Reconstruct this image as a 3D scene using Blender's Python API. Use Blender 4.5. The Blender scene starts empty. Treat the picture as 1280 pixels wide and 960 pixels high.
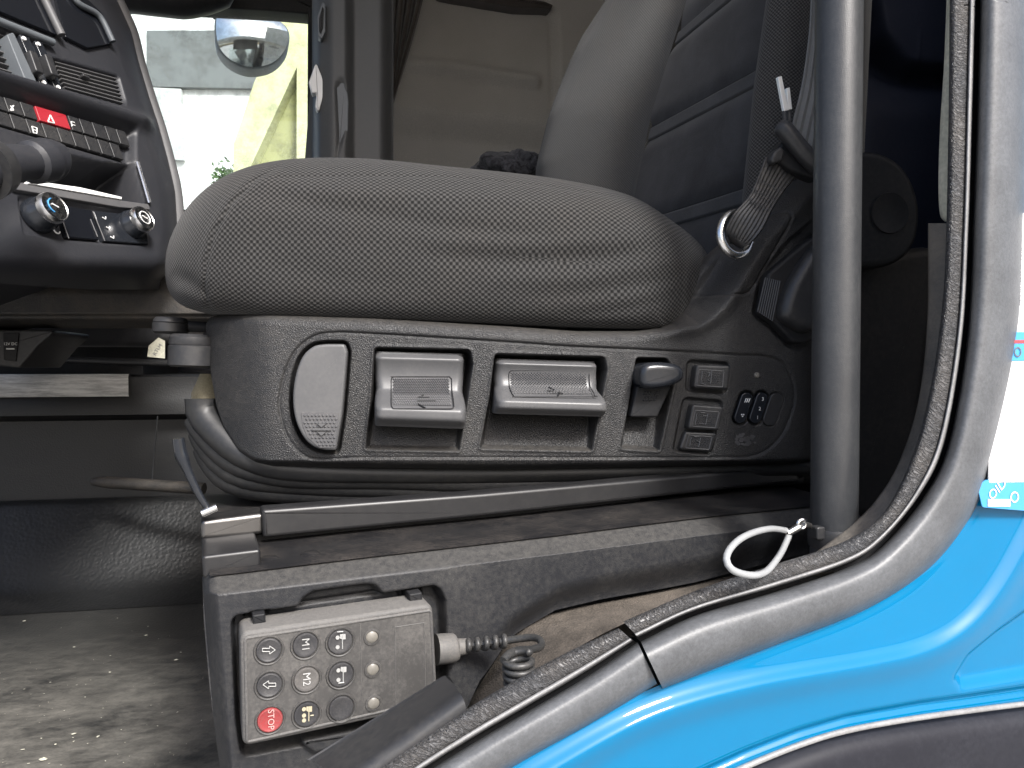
import bpy, bmesh, math, random
import numpy as np
from mathutils import Matrix, Vector
random.seed(7); rng = np.random.default_rng(7)
R = math.radians
scene = bpy.context.scene
col = scene.collection

# ------------------------------------------------------------------ camera, world, sun, exposure
CAM = np.array([0.0, 0.0, 0.42]); FPX = 961.0; PITCH = R(1.31)
cd = bpy.data.cameras.new('camera'); cam = bpy.data.objects.new('camera', cd); col.objects.link(cam)
cam.location = CAM; cam.rotation_euler = (R(90) - PITCH, 0, 0)
cd.sensor_width = 36; cd.lens = FPX / 1280 * 36; cd.clip_start = 0.02; cd.clip_end = 500
scene.camera = cam
SUN_EL, SUN_AZ = 43, 149            # azimuth measured from +Y clockwise (towards +X)
w = bpy.data.worlds.new('World'); scene.world = w; w.use_nodes = True
nt = w.node_tree; nt.nodes.clear()
sky = nt.nodes.new('ShaderNodeTexSky'); sky.sky_type = 'NISHITA'; sky.sun_disc = False
sky.sun_elevation = R(SUN_EL); sky.sun_rotation = R(SUN_AZ); sky.dust_density = 4.5; sky.air_density = 0.9; sky.ozone_density = 1.6
bg = nt.nodes.new('ShaderNodeBackground'); bg.inputs[1].default_value = 0.12
wo = nt.nodes.new('ShaderNodeOutputWorld')
nt.links.new(sky.outputs[0], bg.inputs[0]); nt.links.new(bg.outputs[0], wo.inputs[0])
sd = bpy.data.lights.new('sun', 'SUN'); sd.energy = 2.6; sd.angle = R(12); sd.color = (1, .99, .975)
sun = bpy.data.objects.new('sun', sd); col.objects.link(sun)
sdir = Vector((math.sin(R(SUN_AZ))*math.cos(R(SUN_EL)), math.cos(R(SUN_AZ))*math.cos(R(SUN_EL)), math.sin(R(SUN_EL))))
sun.rotation_euler = sdir.to_track_quat('Z', 'Y').to_euler(); sun.location = (0.6, -1.2, 3)
vs = scene.view_settings; vs.view_transform = 'Standard'; vs.look = 'None'; vs.gamma = 1; vs.exposure = 1.15
vs.use_curve_mapping = False
scene.cycles.use_denoising = True
scene.cycles.max_bounces = 8; scene.cycles.diffuse_bounces = 5; scene.cycles.glossy_bounces = 4
scene.cycles.transparent_max_bounces = 8; scene.cycles.sample_clamp_indirect = 6
scene.cycles.caustics_reflective = False; scene.cycles.caustics_refractive = False

# ------------------------------------------------------------------ geometry helpers
FWD = np.array([0, math.cos(PITCH), -math.sin(PITCH)]); UP = np.array([0, math.sin(PITCH), math.cos(PITCH)]); RT = np.array([1., 0, 0])
def ray(px, py):
    a = (np.asarray(px, float) - 640) / FPX; b = -(np.asarray(py, float) - 480) / FPX
    return FWD + a[..., None] * RT + b[..., None] * UP
def W(px, py, d):
    return CAM + np.asarray(d, float)[..., None] * ray(px, py)

class Frame:
    """a thing's own upright frame: x along its face, y into the cab, z up"""
    def __init__(s, origin, yaw, roll=0, lean=0):
        s.M = Matrix.Translation(Vector(origin)) @ Matrix.Rotation(R(yaw), 4, 'Z') @ Matrix.Rotation(R(roll), 4, 'Y') @ Matrix.Rotation(R(-lean), 4, 'X')
        m = np.array(s.M); s.o = m[:3, 3]; s.A = m[:3, :3]; s.c = s.A.T @ (CAM - s.o)
    def pl(s, px, py, y=0.0):
        r = ray(px, py) @ s.A
        t = (np.asarray(y, float) - s.c[1]) / r[..., 1]
        return s.c + t[..., None] * r
    def pz(s, px, py, z):
        r = ray(px, py) @ s.A
        t = (np.asarray(z, float) - s.c[2]) / r[..., 2]
        return s.c + t[..., None] * r
    def loc(s, wpt):
        return (np.asarray(wpt) - s.o) @ s.A
    def at(s, px, py, d):
        return s.loc(W(px, py, d))
    def m(s, px, py, dpx, y=0.0):      # size in metres of dpx pixels on this plane
        p = s.pl(px, py, y); return float(dpx * ((s.o + s.A @ p - CAM) @ FWD) / FPX)

def empty(name, fr, label, cat, group=None):
    o = bpy.data.objects.new(name, None); col.objects.link(o); o.empty_display_size = .02
    if fr is not None: o.matrix_world = fr.M
    o['label'] = label; o['category'] = cat
    if group: o['group'] = group
    return o
def mesh(name, verts, faces, mat, parent=None, smooth=True, uv=None, angle=None, matrix=None, label=None):
    me = bpy.data.meshes.new(name)
    me.from_pydata([tuple(map(float, v)) for v in verts], [], [tuple(map(int, f)) for f in faces]); me.update()
    bm = bmesh.new(); bm.from_mesh(me)
    if uv is None: bmesh.ops.recalc_face_normals(bm, faces=bm.faces)
    bm.to_mesh(me); bm.free()
    if smooth: me.shade_smooth()
    if angle is None and uv is None and len(faces) < 900: angle = 40
    if angle is not None: me.set_sharp_from_angle(angle=R(angle))
    if uv is not None:
        ul = me.uv_layers.new(name='UVMap')
        li = np.empty(len(me.loops), int); me.loops.foreach_get('vertex_index', li)
        ul.data.foreach_set('uv', np.asarray(uv, np.float32)[li].ravel())
    o = bpy.data.objects.new(name, me); col.objects.link(o)
    if mat: me.materials.append(mat)
    if parent is not None:
        o.parent = parent
    if matrix is not None: o.matrix_world = matrix
    if label: o['label'] = label
    return o
def tag(o, label, cat, group=None):
    o['label'] = label; o['category'] = cat
    if group: o['group'] = group
    return o
def struct(o):
    o['kind'] = 'structure'; return o
def grid_faces(nu, nv, closed_u=False):
    f = []
    for i in range(nu if closed_u else nu - 1):
        a = i * nv; b = ((i + 1) % nu) * nv
        for j in range(nv - 1): f.append((a + j, b + j, b + j + 1, a + j + 1))
    return f
def catmull(pts, n):
    p = np.asarray(pts, float)
    d = np.r_[0, np.cumsum(np.linalg.norm(np.diff(p, axis=0), axis=1))]
    if len(p) < 3:
        t = np.linspace(0, d[-1], n); return np.stack([np.interp(t, d, p[:, k]) for k in range(p.shape[1])], 1)
    P = np.vstack([2*p[0]-p[1], p, 2*p[-1]-p[-2]])
    out = []
    ts = np.linspace(0, d[-1], n)
    for t in ts:
        i = min(max(np.searchsorted(d, t, 'right') - 1, 0), len(p) - 2)
        u = (t - d[i]) / max(d[i+1] - d[i], 1e-9)
        a, b, c, e = P[i], P[i+1], P[i+2], P[i+3]
        out.append(.5*((2*b)+(c-a)*u+(2*a-5*b+4*c-e)*u*u+(3*b-a-3*c+e)*u**3))
    return np.array(out)
def roundpoly(pts, r, n=5):
    """round every corner of a 2-D polygon; r one radius or one per corner"""
    p = np.asarray(pts, float); N = len(p); out = []
    rr = [r]*N if np.isscalar(r) else r
    for i in range(N):
        a, b, c = p[i-1], p[i], p[(i+1) % N]
        u = a-b; v = c-b; lu, lv = np.linalg.norm(u), np.linalg.norm(v); u /= lu; v /= lv
        ang = math.acos(max(-1, min(1, float(u@v)))); t = min(rr[i]/max(math.tan(ang/2), 1e-3), lu*.48, lv*.48)
        if t < 1e-9: out.append(b); continue
        s, e = b+u*t, b+v*t
        for k in range(n+1):
            q = k/n; out.append((1-q)**2*s+2*q*(1-q)*b+q*q*e)
    return np.array(out)
def closed(pts, n=60):
    """smooth closed curve through 2-D points"""
    p = np.asarray(pts, float); k = len(p); c = catmull(np.vstack([p[-2:], p, p[:2]]), 8*n)
    d = np.linalg.norm(c-p[0], axis=1); i0 = int(np.argmin(d[:len(d)//2])); j0 = len(d)//2+int(np.argmin(d[len(d)//2:]))
    c = c[i0:j0]; return c[::max(1, len(c)//n)]
def solid(outline, y0, y1, bev=0.0, n=3, back=True):
    """solid from a local (x,z) outline, front at y0 with a rounded rim, back at y1"""
    o = np.asarray(outline, float); N = len(o); bev = bev*.8
    nx = np.roll(o, -1, 0)-np.roll(o, 1, 0); area = .5*np.sum(o[:, 0]*np.roll(o[:, 1], -1)-np.roll(o[:, 0], -1)*o[:, 1])
    nrm = np.stack([nx[:, 1], -nx[:, 0]], 1)*(1 if area > 0 else -1); nrm /= np.linalg.norm(nrm, axis=1)[:, None]+1e-12
    rings = [np.c_[o[:, 0], np.full(N, y1), o[:, 1]]] if back else []
    for k in range(n+1):
        a = math.pi/2*k/n; q = o-nrm*bev*(1-math.cos(a)); rings.append(np.c_[q[:, 0], np.full(N, y0+bev*(1-math.sin(a))), q[:, 1]])
    if bev > 0: q = o-nrm*bev*1.06; rings.append(np.c_[q[:, 0], np.full(N, y0), q[:, 1]])
    V = np.vstack(rings); F = []
    for r in range(len(rings)-1):
        for i in range(N):
            j = (i+1) % N; F.append((r*N+i, r*N+j, (r+1)*N+j, (r+1)*N+i))
    k = len(rings)-1; F.append([k*N+i for i in range(N)])
    if back: F.append([i for i in range(N)][::-1])
    return V, F
def join(*vf):
    V, F, b = [], [], 0
    for v, f in vf:
        V.append(np.asarray(v, float)); F += [tuple(i+b for i in q) for q in f]; b += len(v)
    return np.vstack(V), F
def tube(path, r, n=10, caps=True, flat=None):
    p = np.asarray(path, float); N = len(p); rr = np.full(N, r) if np.isscalar(r) else np.asarray(r)
    T = np.gradient(p, axis=0); T /= np.linalg.norm(T, axis=1)[:, None]+1e-12
    ref = np.array([0, 0, 1.]) if abs(T[0][2]) < .9 else np.array([1., 0, 0])
    u = np.cross(T[0], ref); u /= np.linalg.norm(u); V = []
    for i in range(N):
        u = u-T[i]*(u@T[i]); u /= np.linalg.norm(u)+1e-12; v = np.cross(T[i], u)
        for k in range(n):
            a = 2*math.pi*k/n; V.append(p[i]+rr[i]*(math.cos(a)*u+math.sin(a)*v))
    F = [(i*n+k, i*n+(k+1) % n, (i+1)*n+(k+1) % n, (i+1)*n+k) for i in range(N-1) for k in range(n)]
    if caps: F += [list(range(n))[::-1], [(N-1)*n+k for k in range(n)]]
    return np.array(V), F
def lathe(prof, c, axis='y', n=32):
    """prof: list of (radius, offset along axis); closed at the ends with r=0"""
    V = []; ax = {'x': 0, 'y': 1, 'z': 2}[axis]; o1, o2 = [k for k in range(3) if k != ax]
    for r, h in prof:
        for k in range(n):
            a = 2*math.pi*k/n; q = np.array(c, float); q[ax] += h; q[o1] += r*math.cos(a); q[o2] += r*math.sin(a); V.append(q)
    F = [(i*n+k, i*n+(k+1) % n, (i+1)*n+(k+1) % n, (i+1)*n+k) for i in range(len(prof)-1) for k in range(n)]
    F += [list(range(n))[::-1], [(len(prof)-1)*n+k for k in range(n)]]
    return np.array(V), F
def box(c, s):
    c = np.array(c, float); s = np.array(s, float)/2
    V = [c+s*np.array(k) for k in ((-1,-1,-1),(1,-1,-1),(1,1,-1),(-1,1,-1),(-1,-1,1),(1,-1,1),(1,1,1),(-1,1,1))]
    return np.array(V), [(0,3,2,1),(4,5,6,7),(0,1,5,4),(1,2,6,5),(2,3,7,6),(3,0,4,7)]
def rbox(c, s, b, n=3):
    """box with all edges rounded: rounded outline and rounded front rim"""
    o = roundpoly([(c[0]-s[0]/2, c[2]-s[2]/2), (c[0]+s[0]/2, c[2]-s[2]/2), (c[0]+s[0]/2, c[2]+s[2]/2), (c[0]-s[0]/2, c[2]+s[2]/2)], b, 4)
    return solid(o, c[1]-s[1]/2, c[1]+s[1]/2, b*.8, n)
def pix(fr, pts, y=0.0):
    p = np.asarray(pts, float); q = fr.pl(p[:, 0], p[:, 1], y); return np.c_[q[:, 0], q[:, 2]]
def sdpoly(px, py, poly):
    """signed distance to a polygon (negative inside)"""
    P = np.asarray(poly, float); d = np.full(px.shape, 1e9); s = np.ones(px.shape)
    for i in range(len(P)):
        ax, ay = P[i]; bx, by = P[i-1]
        ex, ey = bx-ax, by-ay; wx, wy = px-ax, py-ay
        t = np.clip((wx*ex+wy*ey)/(ex*ex+ey*ey+1e-12), 0, 1)
        d = np.minimum(d, (wx-ex*t)**2+(wy-ey*t)**2)
        c1 = py >= ay; c2 = py < by; c3 = ex*wy > ey*wx
        s = np.where((c1 & c2 & c3) | (~c1 & ~c2 & ~c3), -s, s)
    return s*np.sqrt(d)
def sdline(px, py, line):
    """distance to a polyline, and signed side (positive left of travel, y down)"""
    P = np.asarray(line, float); d = np.full(px.shape, 1e18); sg = np.ones(px.shape); prm = np.zeros(px.shape)
    for i in range(len(P)-1):
        ax, ay = P[i]; ex, ey = P[i+1]-P[i]; wx, wy = px-ax, py-ay
        t = np.clip((wx*ex+wy*ey)/(ex*ex+ey*ey+1e-12), 0, 1); dd = (wx-ex*t)**2+(wy-ey*t)**2
        m = dd < d; d = np.where(m, dd, d); sg = np.where(m, np.sign(ex*wy-ey*wx), sg); prm = np.where(m, i+t, prm)
    return np.sqrt(d), sg, prm
def sstep(a, b, x):
    t = np.clip((x-a)/(b-a), 0, 1); return t*t*(3-2*t)
def hfield(fr, PX, PY, Y, base=0.0):
    """grid of points PX,PY (nu,nv) read on the surface y=base of fr, raised by Y"""
    q = fr.pl(PX, PY, base); q[..., 1] = q[..., 1]+Y
    return q.reshape(-1, 3), grid_faces(*PX.shape)
def colgrid(x0, x1, nu, nv, top, bot, xs=None):
    x = np.linspace(x0, x1, nu) if xs is None else xs
    t = np.interp(x, *zip(*top)); b = np.interp(x, *zip(*bot))
    v = np.linspace(0, 1, nv)
    return np.repeat(x[:, None], nv, 1), t[:, None]+(b-t)[:, None]*v[None]
_tc = {}
def text(name, s, fr, px, py, h, rot, mat, parent, y=0.0, sx=1.0, width=None, depth=.0003):
    """flat lettering on plane y of fr, centred at a pixel; h = letter height in metres"""
    cu = bpy.data.curves.new('t', 'FONT'); cu.body = s; cu.size = 1; cu.align_x = 'CENTER'; cu.align_y = 'CENTER'; cu.resolution_u = 3
    ob = bpy.data.objects.new('t', cu); col.objects.link(ob)
    dg = bpy.context.evaluated_depsgraph_get(); me0 = ob.evaluated_get(dg).to_mesh()
    V = np.array([v.co[:] for v in me0.vertices]); F = [tuple(p.vertices) for p in me0.polygons]
    ob.evaluated_get(dg).to_mesh_clear(); bpy.data.objects.remove(ob); bpy.data.curves.remove(cu)
    k = h/.72; V = V*k; V[:, 0] *= sx; a = R(rot); c, sn = math.cos(a), math.sin(a)
    p = fr.pl(np.float64(px), np.float64(py), y)
    X = p[0]+V[:, 0]*c-V[:, 1]*sn; Z = p[2]+V[:, 0]*sn+V[:, 1]*c
    return mesh(name, np.c_[X, np.full(len(X), y), Z], F, mat, parent, smooth=False)

# ------------------------------------------------------------------ materials
def nodes(name):
    m = bpy.data.materials.new(name); m.use_nodes = True; t = m.node_tree
    return m, t, t.nodes['Principled BSDF']
def N(t, kind, **kw):
    n = t.nodes.new(kind)
    for k, v in kw.items():
        if k.startswith('i_'):
            key = k[2:]; n.inputs[int(key) if key.isdigit() else key.replace('_', ' ')].default_value = v
        else: setattr(n, k, v)
    return n
def ramp(t, src, stops):
    r = t.nodes.new('ShaderNodeValToRGB'); e = r.color_ramp.elements
    while len(e) < len(stops): e.new(.5)
    for q, (p, c) in zip(e, stops):
        q.position = p; q.color = (*c, 1) if len(c) == 3 else (c[0],)*3+(1,)
    t.links.new(src, r.inputs[0]); return r
def rgb(c): return (*c, 1) if len(c) == 3 else c
def plastic(name, c, rough=.5, grain=0, gs=.25, dust=.0, dustc=(.30, .27, .23), spec=.5, dscale=9, wear=0, grain_d=.0006, coat=0, updust=0):
    """moulded plastic: voronoi grain relief, dust in patches and specks, uneven gloss"""
    m, t, b = nodes(name); L = t.links.new
    tc = N(t, 'ShaderNodeTexCoord'); P = tc.outputs['Object']
    b.inputs['Specular IOR Level'].default_value = spec
    n1 = N(t, 'ShaderNodeTexNoise', i_Scale=dscale, i_Detail=8.0, i_Roughness=.65); L(P, n1.inputs['Vector'])
    n2 = N(t, 'ShaderNodeTexNoise', i_Scale=dscale*23, i_Detail=4.0, i_Roughness=.7); L(P, n2.inputs['Vector'])
    mul = N(t, 'ShaderNodeMath', operation='MULTIPLY'); L(n1.outputs[0], mul.inputs[0]); L(n2.outputs[0], mul.inputs[1])
    f = ramp(t, mul.outputs[0], [(.2, (0,)), (.42, (1,))])
    base = N(t, 'ShaderNodeMixRGB', i_1=rgb(c), i_2=rgb(tuple(x*1.35 for x in c))); L(n1.outputs[0], base.inputs[0])
    k = N(t, 'ShaderNodeMath', operation='MULTIPLY', i_1=dust); L(f.outputs[0], k.inputs[0])
    fac = k.outputs[0]
    sp = N(t, 'ShaderNodeTexVoronoi', i_Scale=dscale*28); L(P, sp.inputs['Vector'])
    s2 = ramp(t, sp.outputs['Distance'], [(.05, (1,)), (.13, (0,))])
    sn = ramp(t, n1.outputs[0], [(.52, (0,)), (.62, (1,))])
    sm = N(t, 'ShaderNodeMath', operation='MULTIPLY'); L(s2.outputs[0], sm.inputs[0]); L(sn.outputs[0], sm.inputs[1])
    sm2 = N(t, 'ShaderNodeMath', operation='MULTIPLY', i_1=min(1, dust*2.2)); L(sm.outputs[0], sm2.inputs[0])
    mx = N(t, 'ShaderNodeMath', operation='MAXIMUM'); L(fac, mx.inputs[0]); L(sm2.outputs[0], mx.inputs[1]); fac = mx.outputs[0]
    if updust:
        g = N(t, 'ShaderNodeNewGeometry'); sx = N(t, 'ShaderNodeSeparateXYZ'); L(g.outputs['Normal'], sx.inputs[0])
        u = ramp(t, sx.outputs[2], [(.35, (0,)), (.95, (1,))])
        nn = ramp(t, n2.outputs[0], [(.3, (.35,)), (.65, (1,))])
        um = N(t, 'ShaderNodeMath', operation='MULTIPLY'); L(u.outputs[0], um.inputs[0]); L(nn.outputs[0], um.inputs[1])
        u2 = N(t, 'ShaderNodeMath', operation='MULTIPLY', i_1=updust); L(um.outputs[0], u2.inputs[0])
        mx = N(t, 'ShaderNodeMath', operation='MAXIMUM'); L(fac, mx.inputs[0]); L(u2.outputs[0], mx.inputs[1]); fac = mx.outputs[0]
    mc = N(t, 'ShaderNodeMixRGB', i_2=rgb(dustc)); L(fac, mc.inputs[0]); L(base.outputs[0], mc.inputs[1]); L(mc.outputs[0], b.inputs['Base Color'])
    rr = N(t, 'ShaderNodeMapRange', i_3=max(.05, rough-.08), i_4=min(1, rough+.14)); L(n1.outputs[0], rr.inputs[0])
    ra = N(t, 'ShaderNodeMath', operation='ADD', use_clamp=True); L(rr.outputs[0], ra.inputs[0]); 
    rk = N(t, 'ShaderNodeMath', operation='MULTIPLY', i_1=.4); L(fac, rk.inputs[0]); L(rk.outputs[0], ra.inputs[1]); L(ra.outputs[0], b.inputs['Roughness'])
    if coat: b.inputs['Coat Weight'].default_value = coat; b.inputs['Coat Roughness'].default_value = .08
    if grain:
        v = N(t, 'ShaderNodeTexVoronoi', i_Scale=grain, feature='SMOOTH_F1'); L(P, v.inputs['Vector'])
        bp = N(t, 'ShaderNodeBump', i_Strength=gs, i_Distance=grain_d); L(v.outputs['Distance'], bp.inputs['Height']); L(bp.outputs[0], b.inputs['Normal'])
    else:
        bp = N(t, 'ShaderNodeBump', i_Strength=.08, i_Distance=.0006); L(n2.outputs[0], bp.inputs['Height']); L(bp.outputs[0], b.inputs['Normal'])
    return m
def knit(name, c1, c2, pitch, bump=.6, tint=None, bd=.0012):
    """woven spacer-mesh fabric laid out by UV in metres"""
    m, t, b = nodes(name); L = t.links.new
    uv = N(t, 'ShaderNodeUVMap'); sx = N(t, 'ShaderNodeSeparateXYZ'); L(uv.outputs[0], sx.inputs[0])
    tc = N(t, 'ShaderNodeTexCoord')
    dn = N(t, 'ShaderNodeTexNoise', i_Scale=60.0, i_Detail=3.0); L(tc.outputs['Object'], dn.inputs['Vector'])
    k = 2*math.pi/pitch
    def wave(s, kk, ph):
        a = N(t, 'ShaderNodeMath', operation='MULTIPLY', i_1=kk); L(s, a.inputs[0])
        d = N(t, 'ShaderNodeMath', operation='MULTIPLY_ADD', i_1=2.2, i_2=ph); L(dn.outputs[0], d.inputs[0])
        e = N(t, 'ShaderNodeMath', operation='ADD'); L(a.outputs[0], e.inputs[0]); L(d.outputs[0], e.inputs[1])
        q = N(t, 'ShaderNodeMath', operation='SINE'); L(e.outputs[0], q.inputs[0]); return q.outputs[0]
    u = wave(sx.outputs[0], k, 0); v = wave(sx.outputs[1], k, 1.0)
    pr = N(t, 'ShaderNodeMath', operation='MULTIPLY'); L(u, pr.inputs[0]); L(v, pr.inputs[1])
    h = N(t, 'ShaderNodeMapRange', i_1=-1.0, i_2=1.0); L(pr.outputs[0], h.inputs[0])
    n1 = N(t, 'ShaderNodeTexNoise', i_Scale=14.0, i_Detail=6.0); L(tc.outputs['Object'], n1.inputs['Vector'])
    fz = N(t, 'ShaderNodeTexNoise', i_Scale=900.0, i_Detail=2.0); L(tc.outputs['Object'], fz.inputs['Vector'])
    cr = ramp(t, h.outputs[0], [(.28, c1), (.8, c2)])
    tm = N(t, 'ShaderNodeMixRGB', blend_type='MULTIPLY', i_2=rgb(tint or (1.08, 1.04, 1.0))); 
    tf = ramp(t, n1.outputs[0], [(.45, (0,)), (.7, (.8,))]); L(tf.outputs[0], tm.inputs[0]); L(cr.outputs[0], tm.inputs[1])
    fm = N(t, 'ShaderNodeMixRGB', blend_type='OVERLAY', i_0=.35); L(tm.outputs[0], fm.inputs[1]); L(fz.outputs[0], fm.inputs[2])
    L(fm.outputs[0], b.inputs['Base Color']); b.inputs['Roughness'].default_value = .85
    b.inputs['Sheen Weight'].default_value = .10; b.inputs['Sheen Roughness'].default_value = .5; b.inputs['Specular IOR Level'].default_value = .2
    bp = N(t, 'ShaderNodeBump', i_Strength=bump, i_Distance=bd); L(h.outputs[0], bp.inputs['Height']); L(bp.outputs[0], b.inputs['Normal'])
    return m
def cloth(name, c, c2, scale=25, sheen=.4, bump=.25, fine=700):
    m, t, b = nodes(name); L = t.links.new; tc = N(t, 'ShaderNodeTexCoord')
    n1 = N(t, 'ShaderNodeTexNoise', i_Scale=scale, i_Detail=6.0, i_Roughness=.6, i_Distortion=.6); L(tc.outputs['Object'], n1.inputs['Vector'])
    n2 = N(t, 'ShaderNodeTexNoise', i_Scale=fine, i_Detail=3.0); L(tc.outputs['Object'], n2.inputs['Vector'])
    r = ramp(t, n1.outputs[0], [(.35, c), (.68, c2)])
    fm = N(t, 'ShaderNodeMixRGB', blend_type='OVERLAY', i_0=.4); L(r.outputs[0], fm.inputs[1]); L(n2.outputs[0], fm.inputs[2]); L(fm.outputs[0], b.inputs['Base Color'])
    b.inputs['Roughness'].default_value = .9; b.inputs['Specular IOR Level'].default_value = .15
    b.inputs['Sheen Weight'].default_value = sheen
    bp = N(t, 'ShaderNodeBump', i_Strength=bump, i_Distance=.0008); L(n2.outputs[0], bp.inputs['Height']); L(bp.outputs[0], b.inputs['Normal'])
    return m
def metal(name, c, rough=.3, scratch=.2):
    m, t, b = nodes(name); L = t.links.new; tc = N(t, 'ShaderNodeTexCoord')
    b.inputs['Base Color'].default_value = rgb(c); b.inputs['Metallic'].default_value = 1
    n = N(t, 'ShaderNodeTexNoise', i_Scale=60.0, i_Detail=6.0); L(tc.outputs['Object'], n.inputs['Vector'])
    r = N(t, 'ShaderNodeMapRange', i_3=rough-.1, i_4=rough+scratch); L(n.outputs[0], r.inputs[0]); L(r.outputs[0], b.inputs['Roughness'])
    return m
def paint(name, c, rough=.3, spec=.5, coat=0, metallic=0, var=.1):
    m, t, b = nodes(name); L = t.links.new; tc = N(t, 'ShaderNodeTexCoord')
    n = N(t, 'ShaderNodeTexNoise', i_Scale=40.0, i_Detail=5.0); L(tc.outputs['Object'], n.inputs['Vector'])
    mx = N(t, 'ShaderNodeMixRGB', i_1=rgb(tuple(x*(1-var) for x in c)), i_2=rgb(tuple(min(1, x*(1+var)) for x in c))); L(n.outputs[0], mx.inputs[0]); L(mx.outputs[0], b.inputs['Base Color'])
    r = N(t, 'ShaderNodeMapRange', i_3=max(0, rough-.05), i_4=rough+.08); L(n.outputs[0], r.inputs[0]); L(r.outputs[0], b.inputs['Roughness'])
    b.inputs['Specular IOR Level'].default_value = spec; b.inputs['Coat Weight'].default_value = coat; b.inputs['Coat Roughness'].default_value = .03
    b.inputs['Metallic'].default_value = metallic
    return m
def glass(name, c=(.9, .95, .95), rough=0.0, dirt=.12):
    m, t, b = nodes(name); L = t.links.new
    out = t.nodes['Material Output']; tc = N(t, 'ShaderNodeTexCoord')
    tr = N(t, 'ShaderNodeBsdfTransparent', i_0=rgb(c)); gl = N(t, 'ShaderNodeBsdfGlossy', i_Roughness=.02); df = N(t, 'ShaderNodeBsdfDiffuse', i_0=(.7, .7, .68, 1))
    n = N(t, 'ShaderNodeTexNoise', i_Scale=18.0, i_Detail=9.0, i_Roughness=.75); L(tc.outputs['Object'], n.inputs['Vector'])
    rp = ramp(t, n.outputs[0], [(.45, (.02,)), (.75, (dirt*3,))])
    m1 = N(t, 'ShaderNodeMixShader'); fr_ = N(t, 'ShaderNodeFresnel', i_IOR=1.35); L(fr_.outputs[0], m1.inputs[0]); L(tr.outputs[0], m1.inputs[1]); L(gl.outputs[0], m1.inputs[2])
    m2 = N(t, 'ShaderNodeMixShader'); L(rp.outputs[0], m2.inputs[0]); L(m1.outputs[0], m2.inputs[1]); L(df.outputs[0], m2.inputs[2]); L(m2.outputs[0], out.inputs[0])
    return m

M = {}
M['panel'] = plastic('grained_black_plastic', (.0125, .0128, .0138), .36, spec=.42, grain=1250, gs=.75, dust=.12, dustc=(.17, .155, .135), grain_d=.0009, updust=.28)
M['lever'] = plastic('satin_grey_plastic', (.070, .0705, .073), .36, dust=.07, dustc=(.32, .3, .27), dscale=14)
M['lever_pad'] = plastic('grey_grip_plastic', (.060, .060, .063), .45, dust=.1, dustc=(.3, .28, .25), dscale=14)
M['black'] = plastic('smooth_black_plastic', (.012, .0125, .014), .5, dust=.04, spec=.22)
M['gloss'] = plastic('gloss_black_plastic', (.012, .014, .018), .15, dust=.03)
M['satin'] = plastic('satin_black_plastic', (.018, .0186, .0205), .40, dust=.10, dustc=(.22, .20, .17))
M['mesh'] = knit('spacer_mesh_fabric', (.0060, .0060, .0060), (.054, .053, .052), .0060, bd=.0010)
M['mesh_fine'] = knit('fine_mesh_fabric', (.016, .016, .016), (.075, .074, .073), .0040, bump=.4)
M['mesh_grey'] = knit('grey_bolster_fabric', (.042, .042, .041), (.082, .081, .079), .0036, bump=.3)
M['suede'] = cloth('dark_suede', (.020, .020, .022), (.042, .042, .045), 14, .25)
M['suede_l'] = cloth('grey_suede', (.046, .046, .048), (.060, .060, .062), 20, .2)
M['seam'] = cloth('seam_thread', (.012, .012, .012), (.03, .03, .03))
M['rubber'] = plastic('bellows_rubber', (.012, .0125, .0135), .42, dust=.12, dustc=(.13, .12, .10))
M['ped'] = plastic('pedestal_plastic', (.0165, .0172, .0195), .42, spec=.3, grain=1100, gs=.25, dust=.16, dustc=(.19, .18, .16), updust=.3)
M['pedtop'] = plastic('dusty_black_metal', (.010, .010, .011), .5, dust=.28, dustc=(.15, .13, .11), dscale=22, spec=.18)
M['rail'] = metal('worn_dark_steel', (.16, .155, .15), .38)
M['railcover'] = plastic('rail_cover', (.013, .013, .014), .36, dust=.05, dustc=(.16, .15, .13))
M['steel'] = metal('bright_steel', (.75, .75, .74), .2)
M['remote'] = plastic('dusty_grey_plastic', (.068, .066, .064), .55, grain=900, gs=.3, dust=.35, dustc=(.21, .20, .185), updust=.6, dscale=16)
M['remface'] = plastic('worn_grey_membrane', (.048, .0465, .045), .42, dust=.6, dustc=(.14, .132, .122), dscale=20)
M['remkey'] = plastic('charcoal_key', (.028, .028, .03), .38, dust=.22, dustc=(.18, .17, .16), dscale=30)
M['remkey_worn'] = plastic('worn_grey_key', (.075, .071, .068), .45, dust=.35, dustc=(.2, .19, .17), dscale=30)
M['red'] = plastic('worn_red_key', (.22, .026, .028), .4, dust=.75, dustc=(.16, .10, .09), dscale=45)
M['hazard'] = plastic('red_button', (.27, .013, .022), .4, dust=.05)
M['led'] = plastic('dull_lens', (.15, .142, .125), .3, dust=.3, dscale=30)
M['white'] = paint('white_print', (.75, .75, .74), .5)
M['white_worn'] = paint('worn_white_print', (.42, .42, .41), .5)
M['cream_print'] = paint('cream_print', (.38, .34, .24), .5)
M['key_print'] = paint('faded_white_print', (.34, .34, .33), .5)
M['stop_print'] = paint('worn_pink_print', (.55, .32, .30), .5)
M['alum'] = metal('bright_aluminium', (.95, .95, .95), .42)
M['cable'] = plastic('cable_rubber', (.026, .027, .028), .36, dust=.14, dscale=30)
M['connector'] = plastic('grey_rubber_boot', (.09, .088, .085), .55, dust=.3, dscale=25)
M['pole'] = plastic('powder_coated_pole', (.026, .0275, .030), .33, grain=1500, gs=.2, dust=.1, dustc=(.2, .2, .19), dscale=12)
M['loop'] = paint('sleeved_wire', (.30, .31, .315), .3, coat=.4)
M['webbing'] = plastic('grey_webbing', (.10, .105, .108), .6, dust=.15)
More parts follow.
